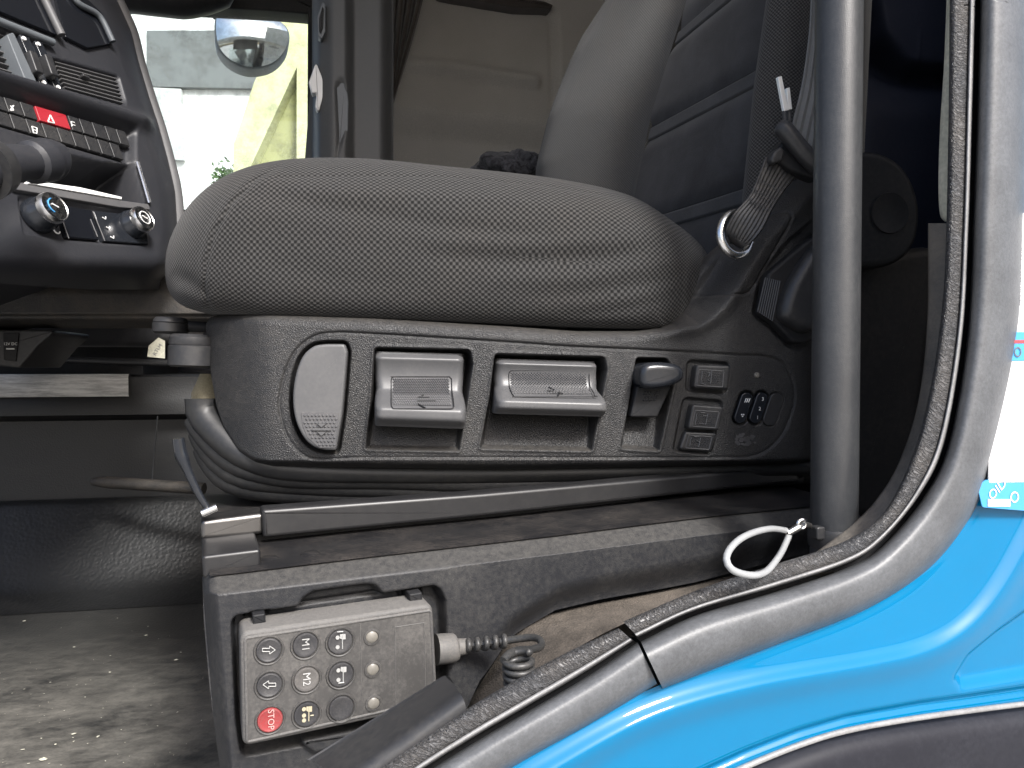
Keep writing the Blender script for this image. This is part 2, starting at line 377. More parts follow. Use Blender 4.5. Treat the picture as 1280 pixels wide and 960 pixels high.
M['webdark'] = plastic('black_webbing', (.028, .028, .03), .42, dust=.2)
def wrinkle(name, c, ang=0, scale=120, rough=.45, dust=.2):
    """pebbled, cross-wrinkled trim rubber; u along, v across the strip (metres)"""
    m, t, b = nodes(name); L = t.links.new
    uv = N(t, 'ShaderNodeUVMap'); mp = N(t, 'ShaderNodeMapping'); mp.inputs['Scale'].default_value = (1.9, .55, 1); L(uv.outputs[0], mp.inputs[0])
    v = N(t, 'ShaderNodeTexNoise', i_Scale=scale*2.6, i_Detail=3.0, i_Roughness=.55, i_Distortion=1.2); L(mp.outputs[0], v.inputs['Vector'])
    n1 = N(t, 'ShaderNodeTexNoise', i_Scale=22.0, i_Detail=7.0); L(uv.outputs[0], n1.inputs['Vector'])
    h = ramp(t, v.outputs[0], [(.38, (0,)), (.60, (1,))])
    cr = N(t, 'ShaderNodeMixRGB', i_1=rgb(tuple(x*.6 for x in c)), i_2=rgb(tuple(x*1.5 for x in c))); L(h.outputs[0], cr.inputs[0])
    df = ramp(t, n1.outputs[0], [(.4, (0,)), (.75, (dust,))])
    mx = N(t, 'ShaderNodeMixRGB', i_2=(.22, .19, .155, 1)); L(df.outputs[0], mx.inputs[0]); L(cr.outputs[0], mx.inputs[1]); L(mx.outputs[0], b.inputs['Base Color'])
    b.inputs['Roughness'].default_value = rough
    bp = N(t, 'ShaderNodeBump', i_Strength=.9, i_Distance=.0014); L(h.outputs[0], bp.inputs['Height']); L(bp.outputs[0], b.inputs['Normal'])
    return m
def brushed_rubber(name, c, rough=.5):
    """smooth flocked sealing rubber with fine lengthwise-broken speckle"""
    m, t, b = nodes(name); L = t.links.new; tc = N(t, 'ShaderNodeTexCoord')
    n1 = N(t, 'ShaderNodeTexNoise', i_Scale=30.0, i_Detail=8.0, i_Roughness=.7); L(tc.outputs['Object'], n1.inputs['Vector'])
    n2 = N(t, 'ShaderNodeTexNoise', i_Scale=420.0, i_Detail=4.0, i_Roughness=.7); L(tc.outputs['Object'], n2.inputs['Vector'])
    r = ramp(t, n1.outputs[0], [(.3, tuple(x*.8 for x in c)), (.7, tuple(x*1.25 for x in c))])
    fm = N(t, 'ShaderNodeMixRGB', blend_type='OVERLAY', i_0=.5); L(r.outputs[0], fm.inputs[1]); L(n2.outputs[0], fm.inputs[2]); L(fm.outputs[0], b.inputs['Base Color'])
    b.inputs['Roughness'].default_value = rough
    bp = N(t, 'ShaderNodeBump', i_Strength=.25, i_Distance=.0008); L(n2.outputs[0], bp.inputs['Height']); L(bp.outputs[0], b.inputs['Normal'])
    return m
def dusty(name, c, dust, scale=(1, 1, 1), sc=8, lo=.42, hi=.72, rough=.6, amt=.9, grain=260, gb=.4, specks=.6, ymask=None):
    """dark rubber under trodden-in dust: streaks, smears and crumbs"""
    m, t, b = nodes(name); L = t.links.new; tc = N(t, 'ShaderNodeTexCoord')
    mp = N(t, 'ShaderNodeMapping'); mp.inputs['Scale'].default_value = scale; L(tc.outputs['Object'], mp.inputs[0])
    n1 = N(t, 'ShaderNodeTexNoise', i_Scale=sc, i_Detail=15.0, i_Roughness=.8, i_Distortion=.3); L(mp.outputs[0], n1.inputs['Vector'])
    n3 = N(t, 'ShaderNodeTexNoise', i_Scale=sc*.35, i_Detail=3.0); L(tc.outputs['Object'], n3.inputs['Vector'])
    ad = N(t, 'ShaderNodeMath', operation='MULTIPLY_ADD', i_1=.6, i_2=-.3); L(n3.outputs[0], ad.inputs[0])
    sm = N(t, 'ShaderNodeMath', operation='ADD'); L(n1.outputs[0], sm.inputs[0]); L(ad.outputs[0], sm.inputs[1])
    f = ramp(t, sm.outputs[0], [(lo, (0,)), (hi, (amt,))])
    vo = N(t, 'ShaderNodeTexVoronoi', i_Scale=150.0, i_Randomness=1.0); L(mp.outputs[0], vo.inputs['Vector'])
    vr = ramp(t, vo.outputs['Distance'], [(.06, (1,)), (.12, (0,))]); n4 = ramp(t, n1.outputs[0], [(.5, (0,)), (.56, (specks,))])
    vm = N(t, 'ShaderNodeMath', operation='MULTIPLY'); L(vr.outputs[0], vm.inputs[0]); L(n4.outputs[0], vm.inputs[1])
    fm = N(t, 'ShaderNodeMath', operation='MAXIMUM'); L(f.outputs[0], fm.inputs[0]); L(vm.outputs[0], fm.inputs[1])
    if ymask:      # trodden dust thins out towards the foot of the tunnel
        sx = N(t, 'ShaderNodeSeparateXYZ'); L(tc.outputs['Object'], sx.inputs[0])
        wv = N(t, 'ShaderNodeMath', operation='MULTIPLY_ADD', i_1=.5); L(n3.outputs[0], wv.inputs[0]); L(sx.outputs[1], wv.inputs[2])
        mr_ = N(t, 'ShaderNodeMapRange', i_1=ymask[0]+.25, i_2=ymask[1]+.25, i_3=.12, i_4=1.0); mr_.interpolation_type = 'SMOOTHSTEP'; L(wv.outputs[0], mr_.inputs[0])
        f2 = N(t, 'ShaderNodeMath', operation='MULTIPLY'); L(fm.outputs[0], f2.inputs[0]); L(mr_.outputs[0], f2.inputs[1]); fm = f2
    mx = N(t, 'ShaderNodeMixRGB', i_1=rgb(c), i_2=rgb(dust)); L(fm.outputs[0], mx.inputs[0]); L(mx.outputs[0], b.inputs['Base Color'])
    rr = N(t, 'ShaderNodeMapRange', i_3=rough, i_4=.95); L(fm.outputs[0], rr.inputs[0]); L(rr.outputs[0], b.inputs['Roughness'])
    v = N(t, 'ShaderNodeTexVoronoi', i_Scale=float(grain), feature='SMOOTH_F1'); L(tc.outputs['Object'], v.inputs['Vector'])
    bp = N(t, 'ShaderNodeBump', i_Strength=gb, i_Distance=.0012); L(v.outputs['Distance'], bp.inputs['Height']); L(bp.outputs[0], b.inputs['Normal'])
    return m
M['trim'] = wrinkle('wrinkled_trim_rubber', (.055, .056, .059), dust=.25)
M['seal'] = brushed_rubber('grey_sealing_rubber', (.088, .092, .098), .42)
M['seal_edge'] = brushed_rubber('pale_bead_rubber', (.22, .22, .22), .4)
M['blue'] = paint('blue_cab_paint', (.0, .140, .300), .25, spec=.0, coat=.9, var=.04)
M['moulding'] = plastic('charcoal_moulding', (.013, .0135, .018), .5, spec=.2, dust=.2, dustc=(.06, .063, .075), dscale=12)
M['floor'] = dusty('trodden_floor_rubber', (.022, .022, .021), (.21, .198, .172), (1.0, 1.7, 1), 24, .30, .80, .55, .9, ymask=(1.36, .98))
M['upturn'] = dusty('grained_floor_rubber', (.014, .0143, .0145), (.13, .125, .115), (1, 1, 1), 5, .58, .95, .45, .35, 170, .55, .35)
M['tunnel'] = dusty('tunnel_cover', (.009, .0092, .010), (.06, .057, .052), (1, 4, 4), 7, .5, .85, .5, .4, 400, .2, .3)
M['worn'] = dusty('scuffed_step_edge', (.32, .316, .31), (.8, .79, .77), (1, 9, 12), 9, .42, .6, .5, .9, 400, .2, .2)
M['sill'] = dusty('sandy_sill', (.050, .043, .036), (.145, .122, .10), (1, 1, 1), 30, .35, .65, .7, .8, 600, .6, .9)
M['beige'] = cloth('beige_lining', (.44, .42, .39), (.48, .46, .43), 6, .2, .15, 500)
M['curtain'] = cloth('brown_curtain', (.055, .047, .043), (.085, .073, .066), 12, .3, .2)
M['bpillar'] = plastic('seat_shell_plastic', (.052, .054, .056), .55, dust=.05)
M['slate'] = plastic('slate_plastic', (.085, .095, .105), .5, dust=.05)
M['dash'] = plastic('dashboard_plastic', (.018, .019, .023), .45, dust=.04, grain=900, gs=.2)
M['dash_l'] = plastic('dashboard_edge', (.075, .075, .078), .5, dust=.08)
M['glass'] = glass('window_glass')
M['screen'] = paint('dark_screen', (.008, .009, .012), .08)
M['cream'] = cloth('cream_pillar_fabric', (.42, .41, .33), (.50, .49, .40), 40, .2, .3, 300)
M['darkblue'] = plastic('flare_tinted_dark', (.018, .022, .036), .6, dust=.02, spec=.15)  # navy tint imitates lens flare over the dark interior, put into the base colour
M['yellow'] = paint('pale_yellow_render', (.62, .62, .36), .8, var=.03)
M['olive'] = paint('olive_render', (.36, .36, .17), .85, var=.03)
M['shed'] = paint('grey_cladding', (.16, .17, .17), .7, var=.03)
M['whitewall'] = paint('white_render', (.8, .8, .78), .8, var=.03)
M['lgrey'] = paint('light_grey_render', (.5, .51, .5), .8, var=.03)
M['concrete'] = paint('concrete_yard', (.36, .35, .33), .85)
M['leaf'] = paint('shrub_leaf', (.07, .13, .035), .5)
M['chrome'] = metal('satin_chrome', (.7, .7, .7), .22)
M['mirror'] = metal('mirror_glass', (.85, .86, .85), .12, .02)
M['paper'] = paint('white_paper', (.72, .73, .74), .6)
M['ink'] = paint('grey_ink', (.12, .12, .13), .6)
M['ink_l'] = paint('pale_ink', (.42, .42, .44), .6)
M['band_blue'] = paint('light_blue_print', (.06, .30, .62), .5)
M['band_red'] = paint('red_print', (.55, .06, .07), .5)
M['flock'] = dusty('scuffed_pillar_edge', (.07, .066, .06), (.20, .175, .145), (1, 1, 1), 30, .4, .7, .5, .7, 500, .3)

# ------------------------------------------------------------------ the setting
T = Frame((0, 0, 0), 12)
def extrude_x(name, prof, x0, x1, mat, parent=None, fr=T, n=40, nx=2, thick=None, closed=False):
    """profile of local (y,z) points swept along local x"""
    xs = np.linspace(x0, x1, nx); p = np.asarray(prof, float)
    V = np.concatenate([np.c_[np.full(len(p), x), p] for x in xs]); F = grid_faces(nx, len(p))
    if closed:
        k = len(p); F += [tuple(range(k)), tuple(reversed(range((nx-1)*k, nx*k)))] + [(i*k+k-1, i*k, (i+1)*k, (i+1)*k+k-1) for i in range(nx-1)]
    return mesh(name, V, F, mat, parent, matrix=None if parent else fr.M)
def prof(pts, n=None, px=100):
    q = np.array([T.at(np.float64(px), np.float64(py), d) for py, d in pts]); q = q[:, 1:]
    return catmull(q, n) if n else q
foot = T.pz(np.float64(100), np.float64(752), 0.0)
g = mesh('ground', [(-60, -60, -1.25), (60, -60, -1.25), (60, 90, -1.25), (-60, 90, -1.25)], [(0, 1, 2, 3)], M['concrete']); struct(g)
fl = extrude_x('cab_floor', [(.50, -.06), (.50, 0), (.55, 0), (foot[1]-.05, 0), (foot[1]+.3, 0.0), (foot[1]+.3, -.06)], -1.5, 1.9, M['floor'], closed=True); struct(fl)
up = extrude_x('floor_upturn', np.vstack([[(foot[1]-.06, .0015), (foot[1]-.045, .003), (foot[1]-.025, .006)], prof([(741, 1.378), (732, 1.392), (715, 1.41), (680, 1.44), (645, 1.47), (628, 1.485), (624, 1.50), (622, 1.53)], 26)]), -1.4, .4, M['upturn']); struct(up)
p_ = prof([(640, 1.51), (575, 1.512), (526, 1.51), (522, 1.50), (521, 1.478), (519, 1.474), (499, 1.474), (497, 1.476)])
zt = float(T.at(np.float64(100), np.float64(469), 1.48)[2]); yt = p_[-1][0]
tun = extrude_x('engine_tunnel', np.vstack([p_, [(yt, zt-.004), (yt+.006, zt), (2.3, zt)]]), -1.4, 1.9, M['tunnel']); struct(tun)
xe = float(T.at(np.float64(158), np.float64(490), 1.47)[0])
z1 = float(T.at(np.float64(100), np.float64(496), 1.468)[2])
extrude_x('edge_strip', [(yt-.008, z1), (yt-.011, z1+.004), (yt-.011, zt-.003), (yt-.007, zt+.002), (yt+.004, zt+.0025)], -1.4, xe, M['worn'], tun).matrix_parent_inverse.identity()
# outer shell of the cab (rear wall, far side, roof)
YF = 2.42
def wallbox(name, c, s, mat):
    o = mesh(name, *box(c, s), mat, matrix=T.M, smooth=False); return struct(o)
wallbox('cab_roof', (.35, 1.52, 1.72), (3.3, 2.0, .06), M['beige'])
wallbox('near_side_wall', (1.36, .60, .70), (1.2, .06, 1.98), M['darkblue'])
wallbox('rear_wall', (1.93, 1.5, .83), (.06, 2.05, 1.7), M['beige'])
# far side: lining behind the pillar, with pocket ledges
PX, PY = colgrid(470, 1060, 220, 150, [(0, -420), (1900, -420)], [(0, 420), (1900, 420)])
SW = Frame(T.M @ Vector((0, YF, .42)), 12)
lip = roundpoly([(500, 75), (560, 79), (672, 98), (673, 107), (500, 84)], 3)
d1 = sdpoly(PX, PY, lip); line2 = 143+(PX-490)*.105
edge, sg, _ = sdline(PX, PY, [(560, 0), (600, 6), (676, 14), (687, 24), (690, 60), (693, 400)])
Y = -.03*sstep(6, -3, d1) + .05*sstep(-14, 22, PY-line2) - .02*sstep(40, 95, PY-line2) - .03*np.where(sg > 0, 0, 1)*sstep(0, 9, edge) + .006*np.exp(-(edge/3)**2)
V, F = hfield(SW, PX, PY, Y); sw = mesh('side_wall_lining', V, F, M['beige'], matrix=SW.M); struct(sw)
shelf = roundpoly(pix(SW, [(540, -6), (600, -2), (676, 10), (687, 15), (684, 19), (640, 18), (545, 2)]), .006)
mesh('ledge_trim', *solid(shelf, -.05, .01, .006), M['curtain'], sw)
# lower half of the far door and frame round its window
FD = Frame(T.M @ Vector((0, YF-.12, .42)), 12)
door = empty('passenger_door', FD, 'black passenger door with its window, beyond the driver seat', 'door')
mesh('door_panel', *solid(pix(FD, [(-420, 258), (400, 262), (400, 640), (-420, 640)]), 0, .1, .01), M['dash'], door)
mesh('window_frame', *solid(roundpoly(pix(FD, [(120, -120), (400, -120), (400, 17), (386, 19), (340, 15), (250, 10), (120, 4)]), .002), -.01, .06, .006), M['black'], door)
mesh('rear_frame_post', *solid(pix(FD, [(385, 12), (396, 12), (396, 262), (384, 262)]), -.012, .06, .006), M['black'], door)
mesh('glass_pane', *solid(pix(FD, [(60, -20), (390, -20), (390, 262), (60, 262)]), .04, .044), M['glass'], door, smooth=False)
# dark visor bulge over the window
c0 = FD.pl(np.array([120., 160, 200, 240, 275, 292]), np.array([-20., -12, -8, -6, -12, -20]), -.08)
v_ = mesh('sun_visor', *tube(catmull(c0, 30), np.interp(np.linspace(0, 1, 30), [0, .2, .6, .9, 1], [.05, .055, .06, .045, .01]), 18), M['black'], matrix=FD.M)
tag(v_, 'rounded black visor hanging above the passenger window', 'visor')
BP = Frame(T.M @ Vector((0, 1.66, .42)), 12)
bp_ = empty('passenger_seat', BP, 'dark grey passenger seat backrest standing between far window and brown curtain', 'seat')
PX, PY = colgrid(388, 494, 70, 90, [(0, -120), (900, -120)], [(0, 330), (900, 330)])
dl = sdpoly(PX, PY, roundpoly([(417, 110), (426, 100), (434, 104), (437, 130), (436, 165), (424, 195), (421, 260), (417, 260), (420, 170)], 6))
Y = .07*sstep(16, 0, PX-388)**2 + .05*sstep(470, 494, PX)**2 - .02*sstep(396, 418, PX) + .010*sstep(0, -6, dl) + .035*sstep(430, 444, PX)
mesh('backrest', *hfield(BP, PX, PY, Y), M['bpillar'], bp_)
mesh('backrest_core', *solid(roundpoly(pix(BP, [(392, -120), (490, -120), (490, 330), (392, 330)], .06), .03), .06, .46, .03), M['bpillar'], bp_)
mesh('seat_cushion', *rbox((-.62, .24, .11), (.5, .46, .14), .04), M['suede'], bp_); mesh('seat_base', *box((-.60, .24, -.17), (.36, .34, .42)), M['black'], bp_)
mesh('grip_insert', *solid(roundpoly(pix(BP, [(418, 112), (426, 102), (433, 106), (436, 130), (435, 165), (424, 190), (421, 175)]), .01), -.012, .01, .003), M['slate'], bp_)
g2 = solid(roundpoly(pix(BP, [(403, 3), (407, 6), (407, 40), (402, 51), (397, 44), (396, 22)], -.02), .008), -.024, .03, .003)
mesh('emblem_bezel', *g2, M['slate'], bp_); mesh('emblem_plate', *solid(roundpoly(pix(BP, [(403, 10), (405, 12), (404, 36), (401, 44), (399, 40), (399, 24)], -.02), .006), -.027, .0, .002), M['black'], bp_)
hk = roundpoly(pix(BP, [(395, 78), (406, 106), (404, 122), (398, 141), (394, 134), (396, 116), (390, 118), (386, 104)], .0), .004)
h_ = mesh('coat_hook', *solid(hk, -.005, .02, .003), M['white'], bp_, label='white plastic hook plate on the backrest edge')
b_ = mesh('belt_strap', *join(solid(pix(FD, [(389, 118), (394, 122), (388, 260), (378, 260)]), -.05, -.047)), M['slate'], matrix=FD.M)
tag(b_, 'pale grey seat belt strap hanging beside the passenger window', 'seat belt')
# curtain with folds
n = 90; s = np.linspace(0, 1, n); top_ = np.c_[478+s*56, np.full(n, -60)]; bot_ = np.c_[483+s*10, np.full(n, 150)]
rows = []
for k, q in enumerate(np.linspace(0, 1, 40)):
    xr = 532-(532-488)*max(0, (q-.2)/.8)**1.15; xl = 478+q*8
    px = xl+(xr-xl)*s; py = np.full(n, -60+q*200.)
    y = -.05+.022*np.sin(s*24+q*1.5)+.008*np.sin(s*51+2)
    p = SW.pl(px, py, -.07); p[:, 1] += y; rows.append(p)
V = np.array(rows).transpose(1, 0, 2).reshape(-1, 3)
cu = mesh('sleeper_curtain', V, grid_faces(n, 40), M['curtain'], matrix=SW.M); cu.modifiers.new('s', 'SOLIDIFY').thickness = .004
tag(cu, 'brown pleated curtain gathered behind the passenger seat', 'curtain')
# bunk and the bag lying on it
BK = Frame(T.M @ Vector((0, 1.75, .42)), 12)
bk = empty('sleeper_bunk', BK, 'grey sleeper bunk edge behind the driver seat', 'bunk')
mesh('mattress', *rbox((.62, .25, .338), (1.1, .6, .16), .03), M['suede_l'], bk)
mesh('bunk_base', *box((.62, .25, -.08), (1.1, .55, .68)), M['dash'], bk)
bgp = BK.pl(np.float64(655), np.float64(203), -.02)
nu, nv = 48, 24; V = []
for i in range(nu):
    for j in range(nv):
        a = 2*math.pi*i/nu; b2 = math.pi*(j/(nv-1)-.5)
        r = 1+.10*math.sin(5*a+3*b2)+.07*math.sin(11*a+1)*math.cos(7*b2)
        V.append((bgp[0]+.11*r*math.cos(b2)*math.cos(a), bgp[1]+.1*r*math.cos(b2)*math.sin(a)+.1, bgp[2]+.045*r*math.sin(b2)))
M['bag'] = cloth('mottled_dark_cloth', (.012, .012, .014), (.10, .10, .11), 70, .2, .5)
bag = mesh('soft_bag', V, grid_faces(nu, nv, True), M['bag'], matrix=BK.M); tag(bag, 'crumpled mottled black cloth bag on the bunk', 'bag')

# ------------------------------------------------------------------ outside, beyond the far window
def slab(name, pts, d, th, mat, parent=None):
    f = np.array([W(np.float64(a), np.float64(b), d) for a, b in pts]); k = len(f); bk_ = f+np.array([0, th, 0])
    return mesh(name, np.vstack([f, bk_]), [tuple(range(k)), tuple(range(2*k-1, k-1, -1))]+[(i, (i+1) % k, (i+1) % k+k, i+k) for i in range(k)], mat, parent, smooth=False)
sh = empty('grey_shed', None, 'grey clad shed over bright white walls, seen through the passenger window', 'building')
slab('roof_fascia', [(183, 38), (420, 38), (420, 112), (183, 108)], 8.0, 2.0, M['shed'], sh)
slab('rear_wall_panel', [(-200, 112), (500, 112), (500, 700), (-200, 700)], 8.06, .2, M['whitewall'], sh)
wh = empty('white_sky_wall', None, 'added plain white wall giving the overexposed sky behind the grey shed', 'building')  # added white wall, stands in for the blown-out sky beyond the shed
slab('wall', [(60, -160), (600, -160), (600, 520), (60, 520)], 15.0, .4, M['whitewall'], wh)
slab('grey_wall', [(188, 109), (226, 111), (229, 200), (200, 198)], 8.0, .05, M['lgrey'], sh)
yw = empty('yellow_gable', None, 'pale yellow rendered gable with olive triangle, outside the passenger window', 'building')
slab('frame_wall', [(386, -30), (348, -30), (345, 15), (330, 75), (317, 105), (292, 180), (288, 560), (300, 560), (305, 226), (371, 84), (370, 560), (420, 560), (420, -30)], 5.0, .18, M['yellow'], yw)
slab('infill_panel', [(300, 225), (375, 70), (375, 560), (296, 560)], 5.12, .04, M['olive'], yw)
V = []; F = []
c = W(np.float64(283), np.float64(226), 5.6)
for i in range(420):
    p = c+rng.normal(0, 1, 3)*np.array([.045, .05, .05]); n_ = rng.normal(0, 1, 3); u = np.cross(n_, rng.normal(0, 1, 3)); u /= np.linalg.norm(u); v = np.cross(n_, u); v /= np.linalg.norm(v)
    b0 = len(V); V += [p-u*.02, p+v*.01, p+u*.02, p-v*.01]; F.append((b0, b0+1, b0+2, b0+3))
bs = empty('shrub', None, 'small green shrub in front of the white wall', 'shrub')
mesh('foliage', V, F, M['leaf'], bs, smooth=False); mesh('stem', *tube([c+np.array([0, 0, -2.0]), c], .012, 6), M['curtain'], bs)
# convex mirror on its arm
MR = Frame(W(np.float64(315), np.float64(50), 2.85), 20)
mr = empty('kerb_mirror', MR, 'rounded convex mirror mounted outside the passenger window', 'mirror')
mo = closed(pix(MR, [(268, 33), (272, 60), (288, 78), (313, 87), (340, 82), (357, 66), (362, 47), (357, 33), (338, 21), (300, 13), (273, 20)]), 60)
mesh('housing', *solid(mo, -.008, .08, .01), M['slate'], mr)
cm = mo.mean(0); rings = []
for k in range(12):
    q = k/11; a = cm+(mo-cm)*.955*q; rings.append(np.c_[a[:, 0], np.full(len(a), -.012-.035*(1-q*q)), a[:, 1]])
V = np.array(rings).transpose(1, 0, 2).reshape(-1, 3); mesh('mirror_glass', V, grid_faces(len(mo), 12, True), M['mirror'], mr)
mesh('arm', *tube(MR.pl(np.array([280., 270, 258]), np.array([25., 20, 5]), .04), .015, 10), M['black'], mr)
# ------------------------------------------------------------------ driver seat
S = Frame(W(np.float64(640), np.float64(490), .735), 9, roll=2.0)
seat = empty('driver_seat', S, 'black air suspended driver seat with mesh cushion and grey control levers', 'seat')
TOP = [(255, 402), (259, 396), (266, 393), (300, 391), (334, 391), (459, 396), (640, 407), (726, 413), (800, 413), (833, 409), (848, 402), (862, 386), (876, 362), (890, 328), (905, 312), (930, 290), (955, 262), (985, 238), (1030, 205), (1075, 190)]
BOT = [(255, 410), (259, 430), (264, 480), (270, 515), (280, 543), (298, 570), (318, 582), (340, 587), (500, 589), (640, 591), (960, 584), (1075, 580)]
GR = closed([(348, 505), (356, 463), (371, 435), (393, 419), (415, 415), (459, 416), (637, 427), (708, 432), (815, 437), (923, 443), (959, 445), (981, 455), (993, 478), (994, 504), (981, 540), (963, 561), (941, 571), (905, 573), (640, 573), (459, 573), (396, 575), (374, 566), (357, 544)], 150)
_arc = catmull([(408, 430), (392, 433), (378, 446), (369, 471), (366, 500), (370, 527), (381, 549), (395, 560), (408, 563)], 36)
LV1 = np.vstack([roundpoly([(400, 430), (431, 430), (434, 440), (434, 470)], 5)[6:18], [(428, 515), (421, 560), (419, 563)], _arc[::-1]])
PK2 = roundpoly([(468, 434), (588, 437), (591, 455), (574, 564), (457, 562), (464, 500)], [6, 6, 4, 3, 3, 4])
PK3 = roundpoly([(619, 442), (756, 446), (759, 462), (740, 564), (600, 561), (612, 500)], [6, 6, 4, 3, 3, 4])
PK4 = roundpoly([(796, 447), (834, 448), (845, 470), (824, 564), (776, 561), (787, 505)], [5, 6, 5, 3, 3, 4])
RIM = [(740, 416), (800, 416), (845, 414), (875, 409), (893, 397), (906, 384), (921, 364), (938, 336), (955, 309), (981, 277), (1010, 250), (1050, 225)]
xs = np.unique(np.r_[np.linspace(255, 290, 40), np.linspace(290, 1060, 640)])
nv = 230
PX, PY = colgrid(0, 0, 0, nv, TOP, BOT, xs)
vt = np.interp(PX, *zip(*TOP)); vb = np.interp(PX, *zip(*BOT))
YB = .050*np.clip((345-PX)/90, 0, 1)**2.2 + .010*np.clip((700-PX)/440, 0, 1)**2; Y = 0*YB
Y += .05*np.clip((PX-985)/75, 0, 1)**2
dt = PY-vt; db = vb-PY
Y += .016*(1-np.sqrt(1-np.clip(1-dt/16, 0, 1)**2)) + .02*(1-np.sqrt(1-np.clip(1-db/12, 0, 1)**2)) + .010*np.clip((PY-575)/25, 0, 1)
g = sdpoly(PX, PY, GR)
Y += .0012*sstep(1, -2, g) + .0011*np.exp(-((g+.5)/1.6)**2)
p1 = sdpoly(PX, PY, LV1); Y += .012*sstep(5.5, 1.5, p1)
for pk, deep, shal in ((PK2, .030, .008), (PK3, .030, .008), (PK4, .024, .008)):
    q = sdpoly(PX, PY, pk); y0, y1 = pk[:, 1].min(), pk[:, 1].max()
    fl_ = deep+(shal-deep)*sstep(y0+(y1-y0)*.45, y1, PY); Y += fl_*sstep(1.0, -5.0, q) - .0008*np.exp(-((q-1.5)/2.0)**2)
BT1 = roundpoly([(861, 451), (911, 454), (908, 491), (859, 488)], 6); BT2 = roundpoly([(856, 498), (904, 502), (889, 568), (843, 563)], 6)
for bt in (BT1, BT2): q = sdpoly(PX, PY, bt); Y += .004*sstep(2.5, -1, q)
def pill(a, b, hw, n=10):
    a = np.array(a, float); b = np.array(b, float); u = (b-a)/np.linalg.norm(b-a); v = np.array([-u[1], u[0]]); o = []
    for k in range(n+1): t_ = math.pi*k/n; o.append(a-u*hw*math.sin(t_)+v*hw*math.cos(t_))
    for k in range(n+1): t_ = math.pi*k/n; o.append(b+u*hw*math.sin(t_)-v*hw*math.cos(t_))
    return np.array(o)
PILLS = [((934, 498), (926, 522)), ((953, 498), (945, 522)), ((971, 500), (963, 524))]
for k, (a, b) in enumerate(PILLS):
    q = sdpoly(PX, PY, pill(a, b, 9.6)); Y += (.006 if k < 2 else .0015)*sstep(1.2, -1.5, q)
# upper ledge behind the rim next to the cushion, and the cap's joint
d, sg, _ = sdline(PX, PY, RIM); up_side = sg < 0
Y += np.where(up_side & (PX > 742), .030*sstep(0, 30, d)*sstep(742, 800, PX), 0) - .003*np.exp(-(d/9)**2)*sstep(760, 850, PX)
d, _, _ = sdline(PX, PY, [(860, 366), (926, 368), (937, 365), (946, 352), (985, 283), (989, 272), (985, 264), (955, 266)])
Y += .0022*np.exp(-(d/1.5)**2)
HD = roundpoly([(953, 342), (990, 300), (1030, 270), (1075, 270), (1075, 400), (1000, 434), (985, 430), (962, 405), (944, 392)], 8)
q = sdpoly(PX, PY, HD); Y += .004*sstep(6, -2, q)
V, F = hfield(S, PX, PY, Y, YB)
side = mesh('side_cover', V, F, M['panel'], seat)
# inner body closing the cover
mesh('seat_pan', *solid(roundpoly(pix(S, [(285, 400), (880, 410), (1010, 300), (1080, 330), (1080, 565), (345, 572), (290, 520)], .05), .01), .055, .46, .01), M['black'], seat)
# --- front lever (half round)
l1 = mesh('tilt_lever', *solid(pix(S, np.array(LV1), -.007), -.007, .02, .0030, 4), M['lever'], seat)
pad = roundpoly([(376, 515), (424, 515), (420, 560), (399, 560), (384, 547), (378, 532)], [2, 3, 2, 8, 8, 6])
mesh('grip_pad', *solid(pix(S, pad, -.007), -.0076, -.004, .0004, 1), M['lever_pad'], l1)
def studs(fr, poly, y, step, r, h):
    """small pyramids over a pixel polygon"""
    P = np.asarray(poly, float); vs_ = []; k = 0
    for yy in np.arange(P[:, 1].min(), P[:, 1].max(), step):
        k += 1
        for xx in np.arange(P[:, 0].min()+(step/2 if k % 2 else 0), P[:, 0].max(), step):
            if sdpoly(np.array([xx]), np.array([yy]), P)[0] < -2:
                c = fr.pl(np.float64(xx), np.float64(yy), y)
                v = [c+np.array([r, 0, 0]), c+np.array([0, 0, r]), c+np.array([-r, 0, 0]), c+np.array([0, 0, -r]), c+np.array([0, -h, 0])]
                vs_.append((v, [(0, 1, 4), (1, 2, 4), (2, 3, 4), (3, 0, 4)]))
    return join(*vs_)
def stuff(o): o['kind'] = 'stuff'; return o
stuff(mesh('grip_studs', *studs(S, pad, -.0076, 4.6, .0016, .0011), M['lever_pad'], l1, smooth=False))
def bars(fr, rects, y, th=.0006):
    return join(*[solid(pix(fr, r, y), y-th, y+.0005, 0, 1) for r in rects])
def arrow_icon(cx, cy, s, fr, y):
    return bars(fr, [[(cx-6*s, cy-7*s), (cx+6*s, cy-7*s), (cx, cy-2*s)][::-1], [(cx-12*s, cy-1*s), (cx+12*s, cy-1*s), (cx+12*s, cy+2*s), (cx-12*s, cy+2*s)], [(cx-6*s, cy+4*s), (cx+6*s, cy+4*s), (cx, cy+9*s)]], y, .0012)
mesh('arrow_mark', *arrow_icon(402, 536, .95, S, -.0082), M['lever'], l1, smooth=False)
